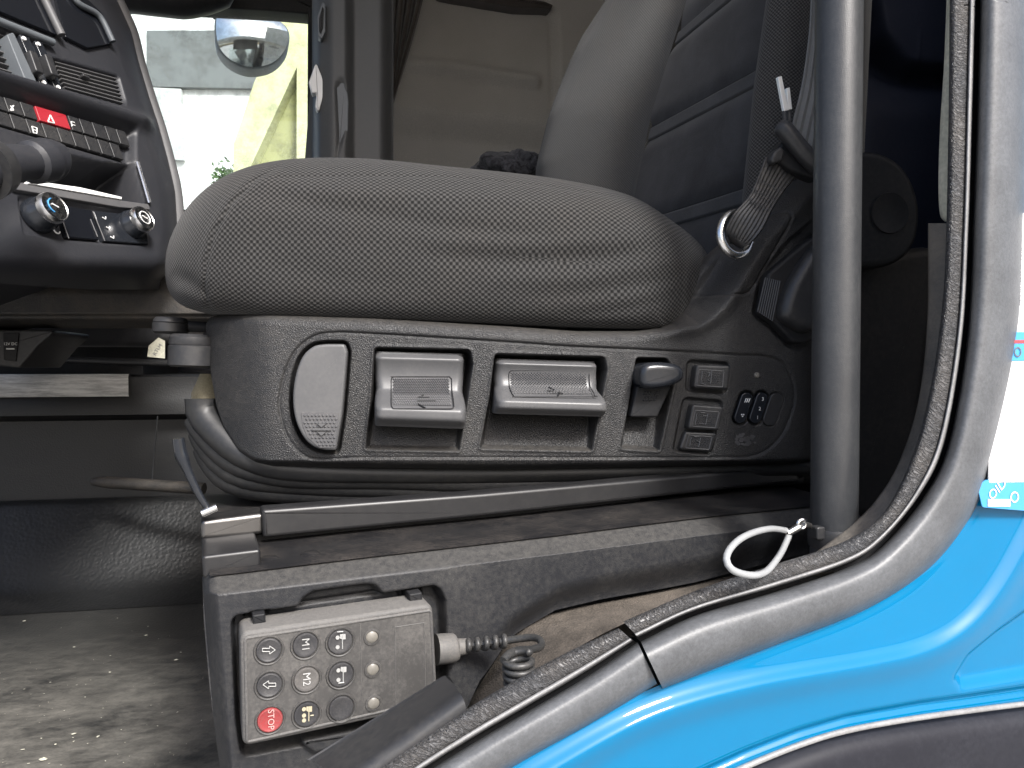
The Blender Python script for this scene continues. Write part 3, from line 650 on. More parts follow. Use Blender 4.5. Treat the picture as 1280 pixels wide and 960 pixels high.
# --- pull levers: concave plate with a rolled lip
def pull(name, face, y0, lip_py, pad_px, mark):
    """face: four px corners tl,tr,br,bl of the plate; surface dips then rolls out to a lip"""
    tl, tr, br, bl = [np.array(q, float) for q in face]; nu, nv = 60, 60; V = []
    for i in range(nu):
        u = i/(nu-1)
        for j in range(nv):
            v = j/(nv-1); p = (tl*(1-u)+tr*u)*(1-v)+(bl*(1-u)+br*u)*v
            yy = y0 + .009*math.sin(min(v/.62, 1)*math.pi)*(.8 if v < .62 else 0) - .024*sstep(.50, .78, v) + .012*sstep(.82, 1.0, v)**2 + .010*(1-sstep(0, .10, v))
            e = min(u, 1-u)*nu/5; yy += .010*(1-math.sqrt(1-max(0, 1-e)**2))
            waist = .985-.02*math.exp(-((v-.52)/.10)**2)
            pc = (tl+tr)/2*(1-v)+(bl+br)/2*v; p = pc+(p-pc)*waist
            q = S.pl(p[0], p[1], 0.0); V.append((q[0], yy, q[2]))
    V = np.array(V); F = grid_faces(nu, nv); n0 = len(V)
    # skirt to the back
    rim_i = [i*nv for i in range(nu)]+[(nu-1)*nv+j for j in range(1, nv)]+[i*nv+nv-1 for i in range(nu-2, -1, -1)]+[j for j in range(nv-2, 0, -1)]
    c = V.mean(0); sk = [np.array([c[0]+(V[k][0]-c[0])*.96, .03, c[2]+(V[k][2]-c[2])*.93]) for k in rim_i]
    V = np.vstack([V, sk]); K = len(rim_i)
    F += [(rim_i[k], rim_i[(k+1) % K], n0+(k+1) % K, n0+k) for k in range(K)]
    o = mesh(name, V, F, M['lever'], seat)
    def surf(px, py):
        v = (py-tl[1])/(bl[1]-tl[1]); return y0+.009*.8*(math.sin(min(v/.62, 1)*math.pi) if v < .62 else 0)-.024*float(sstep(.50, .78, v))+.012*float(sstep(.82, 1, v))**2
    # grip patch following the surface
    a, b_ = pad_px; nx, ny = 26, 16; st = []
    for k in range(ny):
        for i in range(nx):
            px = a[0]+(b_[0]-a[0])*(i+.5*(k % 2))/nx; py = a[1]+(b_[1]-a[1])*k/ny
            c = S.pl(np.float64(px), np.float64(py), 0.0); c[1] = surf(px, py); r = .0013; h = .0010 if k < ny*.62 else .0004
            st.append(([c+np.array([r, 0, 0]), c+np.array([0, 0, r]), c+np.array([-r, 0, 0]), c+np.array([0, 0, -r]), c+np.array([0, -h, 0])], [(0, 1, 4), (1, 2, 4), (2, 3, 4), (3, 0, 4)]))
    stuff(mesh('grip_studs', *join(*st), M['lever_pad'], o, smooth=False))
    ol = roundpoly([(a[0]-3, a[1]-3), (b_[0]+3, a[1]-3), (b_[0]+3, b_[1]+3), (a[0]-3, b_[1]+3)], 5)
    ol = np.vstack([ol, ol[:1]]); pts = []
    for x, y in catmull(ol, 90): q = S.pl(x, y, 0.0); pts.append((q[0], surf(x, y)-.0001, q[2]))
    mesh('grip_outline', *tube(pts, .0005, 6), M['black'], o)
    mk = []
    for (xa, ya, xb, yb) in mark:
        q = [S.pl(np.float64(x), np.float64(y), 0.0) for x, y in ((xa, ya), (xb, yb))]; q[0][1] = surf(xa, ya)-.0006; q[1][1] = surf(xb, yb)-.0006
        mk.append(tube(q, .0007, 6))
    mesh('arrow_mark', *join(*mk), M['black'], o)
    return o
pull('height_lever', [(467, 439), (582, 442), (581, 535), (468, 531)], -.002, 510, ((492, 474), (562, 506)), [(521, 500, 543, 500), (521, 497, 530, 493), (521, 503, 530, 508), (524, 496, 536, 496)])
pull('slide_lever', [(620, 448), (750, 452), (754, 520), (614, 516)], -.002, 500, ((640, 466), (735, 492)), [(681, 488, 700, 491), (686, 484, 692, 488), (692, 494, 697, 489)])
# --- glossy latch lever
l4 = mesh('latch_lever', *solid(closed(pix(S, [(796, 470), (800, 457), (815, 453), (840, 455), (850, 463), (848, 475), (832, 483), (812, 486), (799, 483)], -.012), 48), -.024, .02, .008, 6), M['gloss'], seat)
mesh('latch_plate', *solid(roundpoly(pix(S, [(795, 482), (838, 482), (820, 521), (786, 521)]), .002), -.004, .025, .002), M['black'], l4)
stuff(mesh('grip_studs', *studs(S, [(803, 486), (830, 486), (822, 506), (799, 506)], -.004, 3.6, .0011, .0009), M['satin'], l4, smooth=False))
# --- lumbar buttons
def button(name, face, pad, marks, y=-.006):
    o = mesh(name, *solid(roundpoly(pix(S, face), .0035), y, .012, .003, 4), M['satin'], seat)
    p = roundpoly(pix(S, pad, y), .001)
    stuff(mesh('grip_studs', *studs(S, pad, y, 2.9, .0009, .0007), M['satin'], o, smooth=False))
    V, F = tube(np.c_[np.vstack([p, p[:1]])[:, 0], np.full(len(p)+1, y), np.vstack([p, p[:1]])[:, 1]], .0005, 6); mesh('rim', V, F, M['lever_pad'], o)
    mk = [tube([np.r_[S.pl(np.float64(a), np.float64(b), y-.0006)], np.r_[S.pl(np.float64(c), np.float64(d), y-.0006)]], .0005, 5) for a, b, c, d in marks]
    mesh('seat_symbol', *join(*mk), M['lever'], o)
    return o
button('lumbar_button', [(868, 456), (910, 457), (907, 487), (864, 485)], [(874, 462), (905, 464), (903, 484), (871, 482)], [(878, 464, 876, 479), (876, 479, 882, 481), (884, 466, 888, 466), (888, 466, 886, 470), (884, 474, 887, 476), (890, 463, 888, 480)])
button('bolster_button', [(863, 505), (902, 508), (896, 538), (857, 536)], [(869, 513), (899, 515), (894, 535), (865, 533)], [(871, 517, 869, 531), (876, 516, 882, 516), (879, 520, 884, 520), (874, 529, 880, 530), (885, 517, 882, 531)])
button('cushion_button', [(856, 539), (896, 541), (888, 565), (848, 562)], [(861, 544), (890, 546), (886, 562), (857, 560)], [(864, 547, 862, 558), (868, 546, 874, 546), (870, 551, 874, 552), (876, 547, 873, 559)], -.002)
c = S.pl(np.float64(946), np.float64(469), .001); mesh('indicator_lens', *lathe([(.0, -.002), (.0022, -.0016), (.0030, 0), (.0032, .004)], c, 'y', 20), M['led'], seat)
for k, (a, b) in enumerate(PILLS):
    o = mesh('rocker_switch' if k < 2 else 'blanking_plug', *solid(pix(S, pill(a, b, 7.4 if k < 2 else 8.6)), .0005 if k < 2 else .0002, .008, .0012), M['gloss'] if k < 2 else M['satin'], seat)
    if k == 0:
        for dx in (-2.4, 0, 2.4): mesh('heat_symbol', *tube(S.pl(np.array([935.2+dx, 933.2+dx]), np.array([498., 503]), .0), .00045, 5), M['white'], o)
        c = S.pl(np.float64(928.5), np.float64(519), .0); fan = [lathe([(0, -.0002), (.0007, 0), (.0007, .0005)], c+np.array([.0012*math.cos(q), 0, .0012*math.sin(q)]), 'y', 10) for q in (.5, 2.6, 4.7)]
        mesh('fan_symbol', *join(*fan), M['white'], o)
    if k == 1:
        for ch, x, y in (('3', 953.5, 499), ('2', 949.7, 511), ('1', 947, 522)): text('numeral', ch, S, x, y, .0036, 0, M['white'], o, .0)
V = []; F = []
for i in range(40):
    x, y = 931+rng.normal(0, 6), 549+rng.normal(0, 3.5); r = rng.uniform(.6, 2.6); k = len(V)
    for a in range(6): q = S.pl(np.float64(x+r*1.5*math.cos(a)), np.float64(y+r*math.sin(a*1.05)), .0004); V.append(q)
    F.append(tuple(range(k, k+6)))
mesh('adhesive_residue', V, F, M['lever_pad'], seat, smooth=False)
# --- recline handle beside the pole
h = mesh('recline_handle', *solid(closed(pix(S, [(985, 348), (1008, 314), (1045, 285), (1050, 330), (1046, 388), (1020, 408), (1001, 416), (984, 408), (971, 396), (974, 374)], -.01), 60), -.024, .02, .012, 6), M['satin'], seat)
mesh('handle_base', *solid(roundpoly(pix(S, [(955, 343), (1000, 305), (1040, 280), (1040, 410), (998, 430), (985, 428), (962, 404), (945, 392)]), .007), -.009, .015, .004), M['black'], h)
rb = [tube(S.pl(np.array([957.+i*2.6-j*0, 947.+i*2.6]), np.array([347.+i*.6, 390.+i*1.6]), -.0095), .0011, 6) for i in range(8) for j in (0,)]
stuff(mesh('grip_ribs', *join(*rb), M['satin'], h))
stuff(mesh('grip_studs', *studs(S, [(1003, 350), (1038, 325), (1038, 385), (1003, 392)], -.022, 3.6, .0011, .0008), M['satin'], h, smooth=False))
# --- hinge cover right of the pole
hc = mesh('hinge_cover', *solid(closed(pix(S, [(1030, 205), (1085, 188), (1128, 205), (1150, 250), (1147, 300), (1122, 328), (1080, 335), (1030, 325)], .03), 80), .03, .2, .010, 5), M['black'], seat)
p = S.pl(np.float64(1113), np.float64(266), .028)
mesh('round_cap', *lathe([(0, .0005), (.0205, .0005), (.0215, .0), (.0222, .002), (.0226, .004)], p, 'y', 48), M['black'], hc)
mesh('lower_shell', *solid(roundpoly(pix(S, [(1030, 330), (1150, 310), (1130, 480), (1105, 640), (1030, 640)], .1), .02), .06, .4, .015), M['black'], seat)

# --- cushion: puffed block with rolled edges
OUT = np.array([(262, 391), (232, 384), (212, 366), (206, 335), (212, 300), (232, 262), (262, 232), (300, 212), (345, 201), (400, 197), (470, 199), (560, 208), (640, 216), (700, 224), (760, 236), (800, 250), (840, 276), (868, 298), (884, 318), (886, 338), (876, 364), (858, 392), (838, 407), (810, 411), (700, 408), (560, 402), (400, 396), (300, 393)], float)
OUT = catmull(np.vstack([OUT, OUT[:1]]), 421)[:-1]
nO = len(OUT); spine = np.stack([np.clip(OUT[:, 0], 330, 790), np.interp(np.clip(OUT[:, 0], 330, 790), [330, 600, 790], [305, 315, 335])], 1)
nrm = np.roll(OUT, -1, 0)-np.roll(OUT, 1, 0); nrm = np.stack([-nrm[:, 1], nrm[:, 0]], 1); nrm /= np.linalg.norm(nrm, axis=1)[:, None]
if np.sum(nrm*(OUT-spine)) < 0: nrm = -nrm
rings = []; UVs = []
tt = np.r_[np.linspace(0, .6, 26), np.linspace(.62, 1, 40)]
def wr(px, py):
    y = np.zeros(px.shape)
    def fold(line, amp, wdt):
        d, _, pr = sdline(px, py, line); k = len(line)-1
        return amp*np.exp(-(d/wdt)**2)*np.sin(np.clip(pr/k, 0, 1)*math.pi)**.6
    y += fold([(300, 240), (420, 262), (560, 282), (720, 300)], .0022, 13) - fold([(290, 222), (420, 238), (620, 246), (780, 270)], .0030, 12)
    y += fold([(520, 318), (640, 326), (760, 322), (850, 300)], .0020, 11) - fold([(520, 300), (660, 305), (800, 300)], .0022, 12)
    y += fold([(640, 372), (740, 366), (820, 352), (880, 335)], .0018, 10) - fold([(600, 350), (720, 348), (860, 325)], .0015, 10)
    y += fold([(700, 395), (790, 385), (860, 366)], .0014, 8)
    y += fold([(330, 330), (420, 350), (560, 360)], .0018, 18)
    y += fold([(215, 340), (235, 352), (262, 372)], .004, 10)
    d, _, _ = sdline(px, py, [(352, 206), (318, 226), (288, 256), (268, 292), (258, 330), (255, 362), (262, 386)]); y += .0020*np.exp(-(d/2.0)**2)-.0012*np.exp(-((d-6)/5)**2)
    d, _, _ = sdline(px, py, [(345, 222), (450, 220), (560, 221), (680, 232), (770, 246)]); y += .0012*np.exp(-(d/1.8)**2)
    return y
yb = -.004
for t_ in tt:
    p = spine+(OUT-spine)*t_
    R_ = .055+.03*np.clip((330-OUT[:, 0])/120, 0, 1)+.02*np.clip(-nrm[:, 1], 0, 1)-.03*np.clip(nrm[:, 1], 0, 1)
    y = yb + R_*(1-np.sqrt(np.maximum(0, 1-np.clip((t_-.25)/.75, 0, 1)**2.6)))
    y += .02*np.clip((320-p[:, 0])/110, 0, 1)**2 + .018*np.clip((p[:, 0]-780)/100, 0, 1)**2
    q = S.pl(p[:, 0], p[:, 1], y); q[:, 1] += wr(p[:, 0], p[:, 1])*(1-t_**14); rings.append(q)
last = rings[-1].copy(); y_l = last[:, 1].copy()
for dy in (.03, .1, .2, .3, .4):
    q = last.copy(); q[:, 1] = y_l+dy; rings.append(q)
# arc-length style UVs (metres)
wx = S.m(600, 300, 1.0)
for k, q in enumerate(rings):
    p = spine+(OUT-spine)*min(1, tt[min(k, len(tt)-1)])
    ey = np.maximum(0, q[:, 1]-yb)
    UVs.append(np.c_[p[:, 0]*wx+nrm[:, 0]*ey*.8, -p[:, 1]*wx-nrm[:, 1]*ey*.8])
V = np.array(rings).transpose(1, 0, 2).reshape(-1, 3); U = np.array(UVs).transpose(1, 0, 2).reshape(-1, 2)
cush = mesh('cushion', V, [f[::-1] for f in grid_faces(nO, len(rings), True)], M['mesh'], seat, uv=U)
sm = [(352, 205), (318, 226), (288, 256), (268, 292), (258, 330), (255, 362), (262, 384)]

# --- backrest, laid out on true heights: columns from the near bolster to the far one
ZB = np.linspace(.10, .86, 60)-.0    # heights above the cab floor minus camera handled below
def column(pxs, d, z):
    """x of a column at height z: pxs = [(py, px)...] read along the photo, at depth d"""
    py = 458-(z-.42)/d*961
    a = np.array(sorted(pxs)); px = np.interp(py, a[:, 0], a[:, 1])
    lo = py < a[0, 0]; px = np.where(lo, a[0, 1]+(a[1, 1]-a[0, 1])/(a[1, 0]-a[0, 0])*(py-a[0, 0]), px)
    return W(px, py, np.full(px.shape, d))
zz = ZZ = np.linspace(.46, 1.15, 90)
cols = [column([(0, 1090), (300, 1075)], .94, zz), column([(0, 1042), (300, 1030)], .85, zz), column([(0, 1000), (150, 985), (300, 968)], .825, zz),
        column([(0, 962), (100, 947), (250, 932), (330, 932)], .835, zz), column([(0, 958), (100, 945), (250, 928), (330, 930)], .88, zz),
        column([(0, 962), (100, 950), (250, 930), (330, 925)], .92, zz)]
fars = [column([(0, 858), (140, 815), (235, 795), (330, 780)], 1.16, zz), column([(0, 845), (140, 800), (235, 782), (330, 770)], 1.18, zz), column([(0, 800), (140, 745), (235, 722), (330, 715)], 1.20, zz),
        column([(0, 762), (60, 728), (140, 694), (205, 676), (330, 668)], 1.27, zz), column([(0, 775), (60, 735), (140, 705), (205, 690), (330, 680)], 1.36, zz), column([(0, 900), (330, 800)], 1.42, zz)]
def patch(name, cs, mat, n=50, lo=0):
    zz = ZZ[lo:]; A = np.array([S.loc(c[lo:]) for c in cs]); out = np.array([catmull(A[:, k], n) for k in range(A.shape[1])])   # (nz,n,3)
    G = out.transpose(1, 0, 2); du = np.linalg.norm(np.diff(G, axis=0), axis=2); u = np.vstack([np.zeros((1, G.shape[1])), np.cumsum(du, 0)]); v = np.repeat(zz[None], n, 0)
    o = mesh(name, G.reshape(-1, 3), grid_faces(n, G.shape[1]), mat, seat, uv=np.stack([u.mean(1)[:, None].repeat(G.shape[1], 1), v], -1).reshape(-1, 2)); return o
patch('near_bolster', cols, M['mesh_fine'], 60, 0)
patch('far_bolster', fars, M['mesh_grey'], 60)
# insert between the bolsters: dark suede pads with lighter channels
An = S.loc(cols[-1]); Af = S.loc(fars[0])
def insert(name, z0, z1, mat, puff):
    m = (np.linspace(z0, z1, 26)); nu = 30; V = []
    for i in range(nu):
        s_ = i/(nu-1)
        for z in m:
            a = np.array([np.interp(z, zz, An[:, k]) for k in range(3)]); b = np.array([np.interp(z, zz, Af[:, k]) for k in range(3)])
            t_ = (z-z0)/(z1-z0); e = min(t_, 1-t_)*6
            p = a*(1-s_)+b*s_; p[0] += .006-puff*(1-max(0, 1-e)**2) + .004*math.sin(s_*7+z*20)*puff*40*.3; V.append(p)
    mesh(name, V, grid_faces(nu, len(m)), mat, seat)
V = [An[k]*(1-s_)+Af[k]*s_+np.array([.016, 0, 0]) for s_ in np.linspace(-.15, 1.1, 12) for k in range(len(An))]
mesh('insert_backing', V, grid_faces(12, len(An)), M['seam'], seat)
def z_at(px, py, d): return .42-(py-458)/961*d
zs1 = z_at(938, 80, .92); zs2 = z_at(930, 232, .92); hgt = .022
insert('insert_pad', .44, zs2-hgt, M['suede'], .006); insert('insert_channel', zs2-hgt, zs2-.0008, M['suede_l'], .0035)
insert('insert_pad', zs2, zs1-hgt, M['suede'], .006); insert('insert_channel', zs1-hgt, zs1-.0008, M['suede_l'], .0035)
zs3 = zs1+(zs1-zs2); insert('insert_pad', zs1, zs3-hgt, M['suede'], .006); insert('insert_channel', zs3-hgt, zs3-.0008, M['suede_l'], .0035); insert('insert_pad', zs3, 1.14, M['suede'], .006)

# --- bellows under the cover
def path(fr, pts, y, n=60):
    p = np.array(pts, float); q = fr.pl(p[:, 0], p[:, 1], y); return catmull(q, n)
B_ = [[(262, 470), (244, 500), (246, 520), (270, 545), (310, 572), (380, 588), (600, 592), (960, 585), (1060, 582)],
      [(241, 525), (250, 540), (272, 563), (305, 583), (370, 596), (500, 600), (640, 604), (760, 598), (880, 586), (1000, 580)],
      [(247, 542), (257, 560), (276, 580), (310, 597), (400, 606), (520, 611), (640, 614), (760, 607), (870, 596), (1000, 588)],
      [(254, 562), (266, 583), (290, 602), (340, 612), (440, 618), (560, 624), (680, 622), (800, 612), (900, 602), (1000, 596)]]
bel = mesh('suspension_bellows', *solid(roundpoly(pix(S, [(250, 495), (1040, 540), (1040, 605), (900, 612), (600, 625), (320, 618), (262, 585)], .06), .02), .055, .4, .02), M['rubber'], seat)
for k, b in enumerate(B_):
    if k == 0: b = b[1:]
    pth = path(S, b, .032+.006*k); pth[:, 1] += .05*np.clip((330-np.array([640+(q[0])*1300 for q in pth]))/110, 0, 1)**1.5
    mesh('bellows_fold', *tube(pth, np.interp(np.linspace(0, 1, 60), [0, .1, .3, .7, 1], [.016, .013, .010, .0095, .008]), 14), M['rubber'], bel)
# beige foam collar peeping out at the front
M['foam'] = cloth('yellowed_collar', (.16, .14, .09), (.26, .23, .16), 30, .1)
fc = S.pl(np.float64(262), np.float64(516), .10); mesh('collar', *lathe([(0, -.03), (.012, -.028), (.017, -.01), (.018, .02), (.010, .04)], fc, 'z', 24), M['foam'], bel)
# knobs at the front of the seat
for (x0, y0, x1, y1, yy) in ((191, 396, 236, 418, .12), (211, 417, 268, 460, .06)):
    c = (S.pl(np.float64(x0), np.float64(y0), yy)+S.pl(np.float64(x1), np.float64(y1), yy))/2; s_ = S.pl(np.float64(x1), np.float64(y1), yy)-S.pl(np.float64(x0), np.float64(y0), yy)
    hh = -s_[2]/2; r = s_[0]/2
    k = mesh('adjuster_knob', *lathe([(0, -hh), (r*.85, -hh), (r, -hh+.002), (r, hh*.25), (r*.93, hh*.32), (r*.97, hh*.40), (r*.95, hh-.003), (r*.8, hh), (0, hh)], c, 'z', 36), M['satin'], seat)
    mesh('knob_stem', *tube([c, c+np.array([.07, .01, 0])], .006, 10), M['black'], k)
# ------------------------------------------------------------------ pedestal under the seat
Pd = Frame(W(np.float64(255), np.float64(800), .525), 22)
ped = empty('seat_pedestal', Pd, 'black moulded plinth under the seat with a recessed holder for the handset', 'pedestal')
PT = [(253, 742), (256, 734), (262, 728), (294, 725), (470, 703), (700, 676), (880, 653), (1000, 640), (1080, 632)]
PB = [(253, 742), (255, 790), (262, 870), (272, 950), (285, 1030), (560, 1030), (575, 905), (600, 850), (640, 805), (702, 768), (760, 754), (840, 740), (880, 732), (1000, 700), (1080, 680)]
xs = np.unique(np.r_[np.linspace(253, 310, 60), np.linspace(310, 1080, 420)])
PX, PY = colgrid(0, 0, 0, 150, PT, PB, xs)
vt = np.interp(PX, *zip(*PT)); vb = np.interp(PX, *zip(*PB)); dt = PY-vt
Y = .030*(1-sstep(0, 17+0*PX, dt)) ; Y = np.where(dt < 16, .022*(1-dt/16)+.001, Y*0) + .004*np.exp(-((dt-16)/4)**2)*0
Y += .02*np.clip(1-(PX-253-(PY-742)*.085)/20, 0, 1)**1.5
Y += .012*(1-sstep(0, 40, vb-PY))*sstep(600, 660, PX)
RC = roundpoly([(290, 772), (548, 733), (556, 752), (560, 895), (303, 945), (296, 900)], 12)
TH = roundpoly([(366, 772), (378, 748), (392, 739), (455, 730), (470, 731), (486, 750), (480, 765)], 10)
HK = [roundpoly([(305, 768), (338, 762), (338, 776), (305, 780)], 3), roundpoly([(501, 741), (533, 735), (534, 752), (503, 756)], 3)]
Y += .014*sstep(3, -4, sdpoly(PX, PY, RC))
Y = Y+.012*sstep(2, -7, sdpoly(PX, PY, TH))*sstep(-6, 2, sdpoly(PX, PY, RC))
for hk in HK: Y = np.maximum(Y, .020*sstep(1, -2, sdpoly(PX, PY, hk)))
mesh('front_cover', *hfield(Pd, PX, PY, Y), M['ped'], ped)
for cx, cy in ((323, 769), (518, 743)):
    mesh('retaining_hook', *solid(roundpoly(pix(Pd, [(cx-8, cy-2), (cx+8, cy-4.5), (cx+9, cy+8), (cx-7, cy+10)], -.004), .0012), -.008, .014, .0015), M['black'], ped)
lipb = roundpoly(pix(Pd, [(370, 922), (470, 902), (474, 912), (460, 924), (392, 938)], -.0), .004); mesh('holder_lip', *solid(lipb, -.006, .02, .004), M['ped'], ped)
# top plate going back under the rails
fr_ = Pd.pl(np.array([p[0] for p in PT[2:]], float), np.array([p[1] for p in PT[2:]], float), .0); fr_ = catmull(fr_, 60)
V = np.concatenate([fr_+np.array([0, dy, dz]) for dy, dz in ((.018, -.0), (.024, .0015), (.05, .001), (.26, .012), (.30, .012))]).reshape(5, 60, 3).transpose(1, 0, 2).reshape(-1, 3)
mesh('top_plate', V, grid_faces(60, 5), M['pedtop'], ped)
mesh('plinth_core', *solid(pix(Pd, [(275, 760), (560, 730), (1080, 660), (1080, 690), (640, 830), (600, 1100), (300, 1100)], .05), .05, .38), M['black'], ped)
eb = Pd.pl(np.array([252., 326, 326, 254]), np.array([695., 686, 712, 724]), .03)
mesh('end_block', *solid(roundpoly(np.c_[eb[:, 0], eb[:, 2]], .003), .03, .2, .003), M['railcover'], ped)
for x, y in ((337, 701), (388, 695), (800, 655), (936, 640)):
    p = Pd.pz(np.float64(x), np.float64(y), float(Pd.pl(np.float64(x), np.float64(y), .045)[2])); 
    mesh('bolt_head', *lathe([(0, .003), (.006, .003), (.0085, .001), (.009, -.003)], p, 'z', 20), M['pedtop'], ped)
# ------------------------------------------------------------------ slide rail
ra = empty('slide_rail', Pd, 'worn dark steel slide rail with pull bar under the bellows', 'rail')
mesh('inner_rail', *solid(roundpoly(pix(Pd, [(251, 651), (330, 641), (330, 668), (251, 675)], .09), .004), .09, .12, .004), M['rail'], ra)
mesh('lower_rail', *solid(pix(Pd, [(252, 674), (330, 667), (800, 622), (800, 632), (330, 684), (253, 692)], .10), .10, .13, .002), M['black'], ra)
mesh('rail_cover', *solid(roundpoly(pix(Pd, [(327, 637), (600, 617), (1000, 582), (1000, 602), (600, 646), (329, 673)], .085), .003), .085, .105, .004), M['railcover'], ra)
mesh('mount_bracket', *solid(pix(Pd, [(318, 618), (480, 612), (800, 600), (800, 620), (330, 650), (322, 648)], .26), .26, .36, .003), M['black'], ra)
rp = Pd.pl(np.array([223., 226, 232, 242, 252, 260, 263]), np.array([548., 566, 582, 605, 624, 636, 639]), .09)
mesh('pull_bar', *tube(catmull(rp, 30), np.interp(np.linspace(0, 1, 30), [0, .25, .4, 1], [.0045, .005, .0035, .0025]), 12), M['gloss'], ra)
mesh('pull_bar_end', *tube(Pd.pl(np.array([252., 271]), np.array([642., 634]), .085), .003, 10), M['steel'], ra)
# ------------------------------------------------------------------ handset in its holder
YR = -.022
rem = empty('remote_handset', Pd, 'dusty grey suspension handset with nine round keys and red STOP key', 'remote')
RO = [(300, 791), (541, 755), (548, 882), (303, 934)]; RI = [(306.5, 797.5), (538, 763), (544, 874), (309, 927)]
mesh('housing', *solid(roundpoly(pix(Pd, RO, YR), .006), YR, .008, .0035, 5), M['remote'], rem)
bz = roundpoly(pix(Pd, RI, YR), .002); bo = np.vstack([bz, bz[:1]])
face = mesh('key_panel', *solid(bz, YR-.0006, YR+.002, .0004, 1), M['remface'], rem)
mesh('bezel_rim', *tube(np.c_[bo[:, 0], np.full(len(bo), YR-.0003), bo[:, 1]], .0011, 8), M['remote'], rem)
KEYS = [(336, 812.5), (381.7, 806), (425, 802), (336.7, 856), (383, 849), (426, 843), (337.5, 899.6), (383, 892.5), (426.5, 885)]
yk = YR-.0006
def bar(a, b, r, y): return tube([Pd.pl(np.float64(a[0]), np.float64(a[1]), y), Pd.pl(np.float64(b[0]), np.float64(b[1]), y)], r, 6)
def disc(c, r, y): return lathe([(0, -.0001), (r, -.0001), (r, .0003)], Pd.pl(np.float64(c[0]), np.float64(c[1]), y), 'y', 14)
for i, (x, y) in enumerate(KEYS):
    p = Pd.pl(np.float64(x), np.float64(y), yk); r = Pd.m(x, y, 15.6, yk)
    mt = M['red'] if i == 6 else M['remkey_worn'] if i == 4 else M['remkey']
    k = mesh('key', *lathe([(0, -.0007), (r*.70, -.0008), (r*.86, -.0014), (r*.94, -.0012), (r, -.0002), (r, .001)], p, 'y', 40), mt, rem, label='worn red key marked STOP' if i == 6 else None)
    pr = [(r*1.03, .0005), (r*1.06, -.0010), (r*1.14, -.0013), (r*1.20, -.0004), (r*1.22, .0005)]
    V, F = lathe(pr, p, 'y', 40); mesh('collar', V, F[:-2], M['remface'], k)
    yy = yk-.0016
    if i in (0, 3):
        s = 1 if i == 0 else -1; o = [(-8, -2), (1, -2), (1, -5), (8, 0), (1, 5), (1, 2), (-8, 2)]; o = [(x+s*a, y+b) for a, b in o]
        mesh('arrow_mark', *join(*[bar(o[q], o[(q+1) % 7], .00032, yy) for q in range(7)]), M['key_print'], k)
    elif i in (1, 4): text('lettering', 'M1' if i == 1 else 'M2', Pd, x, y, .0052, -90, M['white_worn'] if i == 4 else M['key_print'], k, yy)
    elif i == 6: text('lettering', 'STOP', Pd, x+1, y, .0042, -90, M['stop_print'], k, yy)
    elif i in (2, 5, 7):
        m_ = M['cream_print'] if i == 7 else M['key_print']; q = []
        q += [bar((x+3, y-8), (x+3, y+9), .0004, yy)]                                  # chassis
        q += [solid(pix(Pd, [(x+0, y-9), (x+7, y-9.5), (x+7, y-3), (x+3, y-2.5), (x+0, y-4)], yy), yy, yy+.0004)]  # cab
        for dy in ((-5, 7) if i != 7 else (-6, 2, 8)): q += [lathe([(.0007, -.0002), (.0014, -.0002), (.0014, .0003)], Pd.pl(np.float64(x-3), np.float64(y+dy), yy), 'y', 14)]
        q += [bar((x-3.5, y-12), (x+4, y-12.5), .0004, yy)] if i == 2 else [bar((x-3, y+11), (x+4, y+10), .0005, yy)] if i == 5 else [bar((x+5, y+2), (x+9, y+1.5), .0004, yy)]
        mesh('lorry_symbol', *join(*q), m_, k)
for x, y in ((465, 796), (466, 836.5), (467, 879)):
    p = Pd.pl(np.float64(x), np.float64(y), yk); r = Pd.m(x, y, 7.5, yk)
    l = mesh('lamp_lens', *lathe([(0, -.0012), (r*.7, -.0010), (r, 0), (r, .001)], p, 'y', 26), M['led'], rem)
    V, F = lathe([(r*1.02, .0006), (r*1.08, -.0010), (r*1.4, -.0008), (r*1.45, .0006)], p, 'y', 30); mesh('collar', V, F[:-2], M['remface'], l)
lw = np.array([(494, 784), (530, 778.5), (532, 866), (495, 881)], float); q = np.vstack([lw, lw[:1]])
mesh('label_window', *join(*[bar(q[k], q[k+1], .00035, yk) for k in range(4)]), M['remote'], rem)
mesh('panel_seam', *bar((450, 779), (453, 893), .0003, yk), M['remote'], rem)
# plug and coiled lead
yc = -.008
def pp(x, y, yy=yc): return Pd.pl(np.float64(x), np.float64(y), yy)
mesh('plug_boot', *tube([pp(545, 812), pp(566, 810), pp(569, 810), pp(571, 809.5), pp(572, 809.3), pp(583, 808)], [.0115, .0110, .0100, .0088, .0066, .006], 24), M['connector'], rem)
a, b = pp(576, 808), pp(634, 801, -.030); ax = (b-a); L_ = np.linalg.norm(ax); ax /= L_; e1 = np.array([0, 1, 0]); e2 = np.cross(ax, e1)
t_ = np.linspace(0, 1, 160); hp = np.array([a+ax*L_*t+(.0042*np.cos(2*math.pi*5.2*t)*e2+.0042*np.sin(2*math.pi*5.2*t)*e1) for t in t_])
cab = mesh('coiled_lead', *tube(hp, .0022, 8), M['cable'], rem)
mesh('core_lead', *tube([a, b], .0024, 8), M['cable'], cab)
lp = catmull(np.array([pp(626, 802, -.028), pp(645, 799, -.035), pp(664, 797, -.045), pp(675, 800, -.055), pp(676, 808, -.065), pp(664, 812, -.08), pp(648, 813, -.09), pp(636, 818, -.10), pp(629, 826, -.105)]), 60)
mesh('lead_loop', *tube(lp, .0027, 10), M['cable'], cab)
a, b = pp(647, 820, -.105), pp(652, 876, -.105); ax = (b-a); L_ = np.linalg.norm(ax); ax /= L_; e1 = np.array([0, 1, 0.]); e1 -= ax*(e1@ax); e1 /= np.linalg.norm(e1); e2 = np.cross(ax, e1)
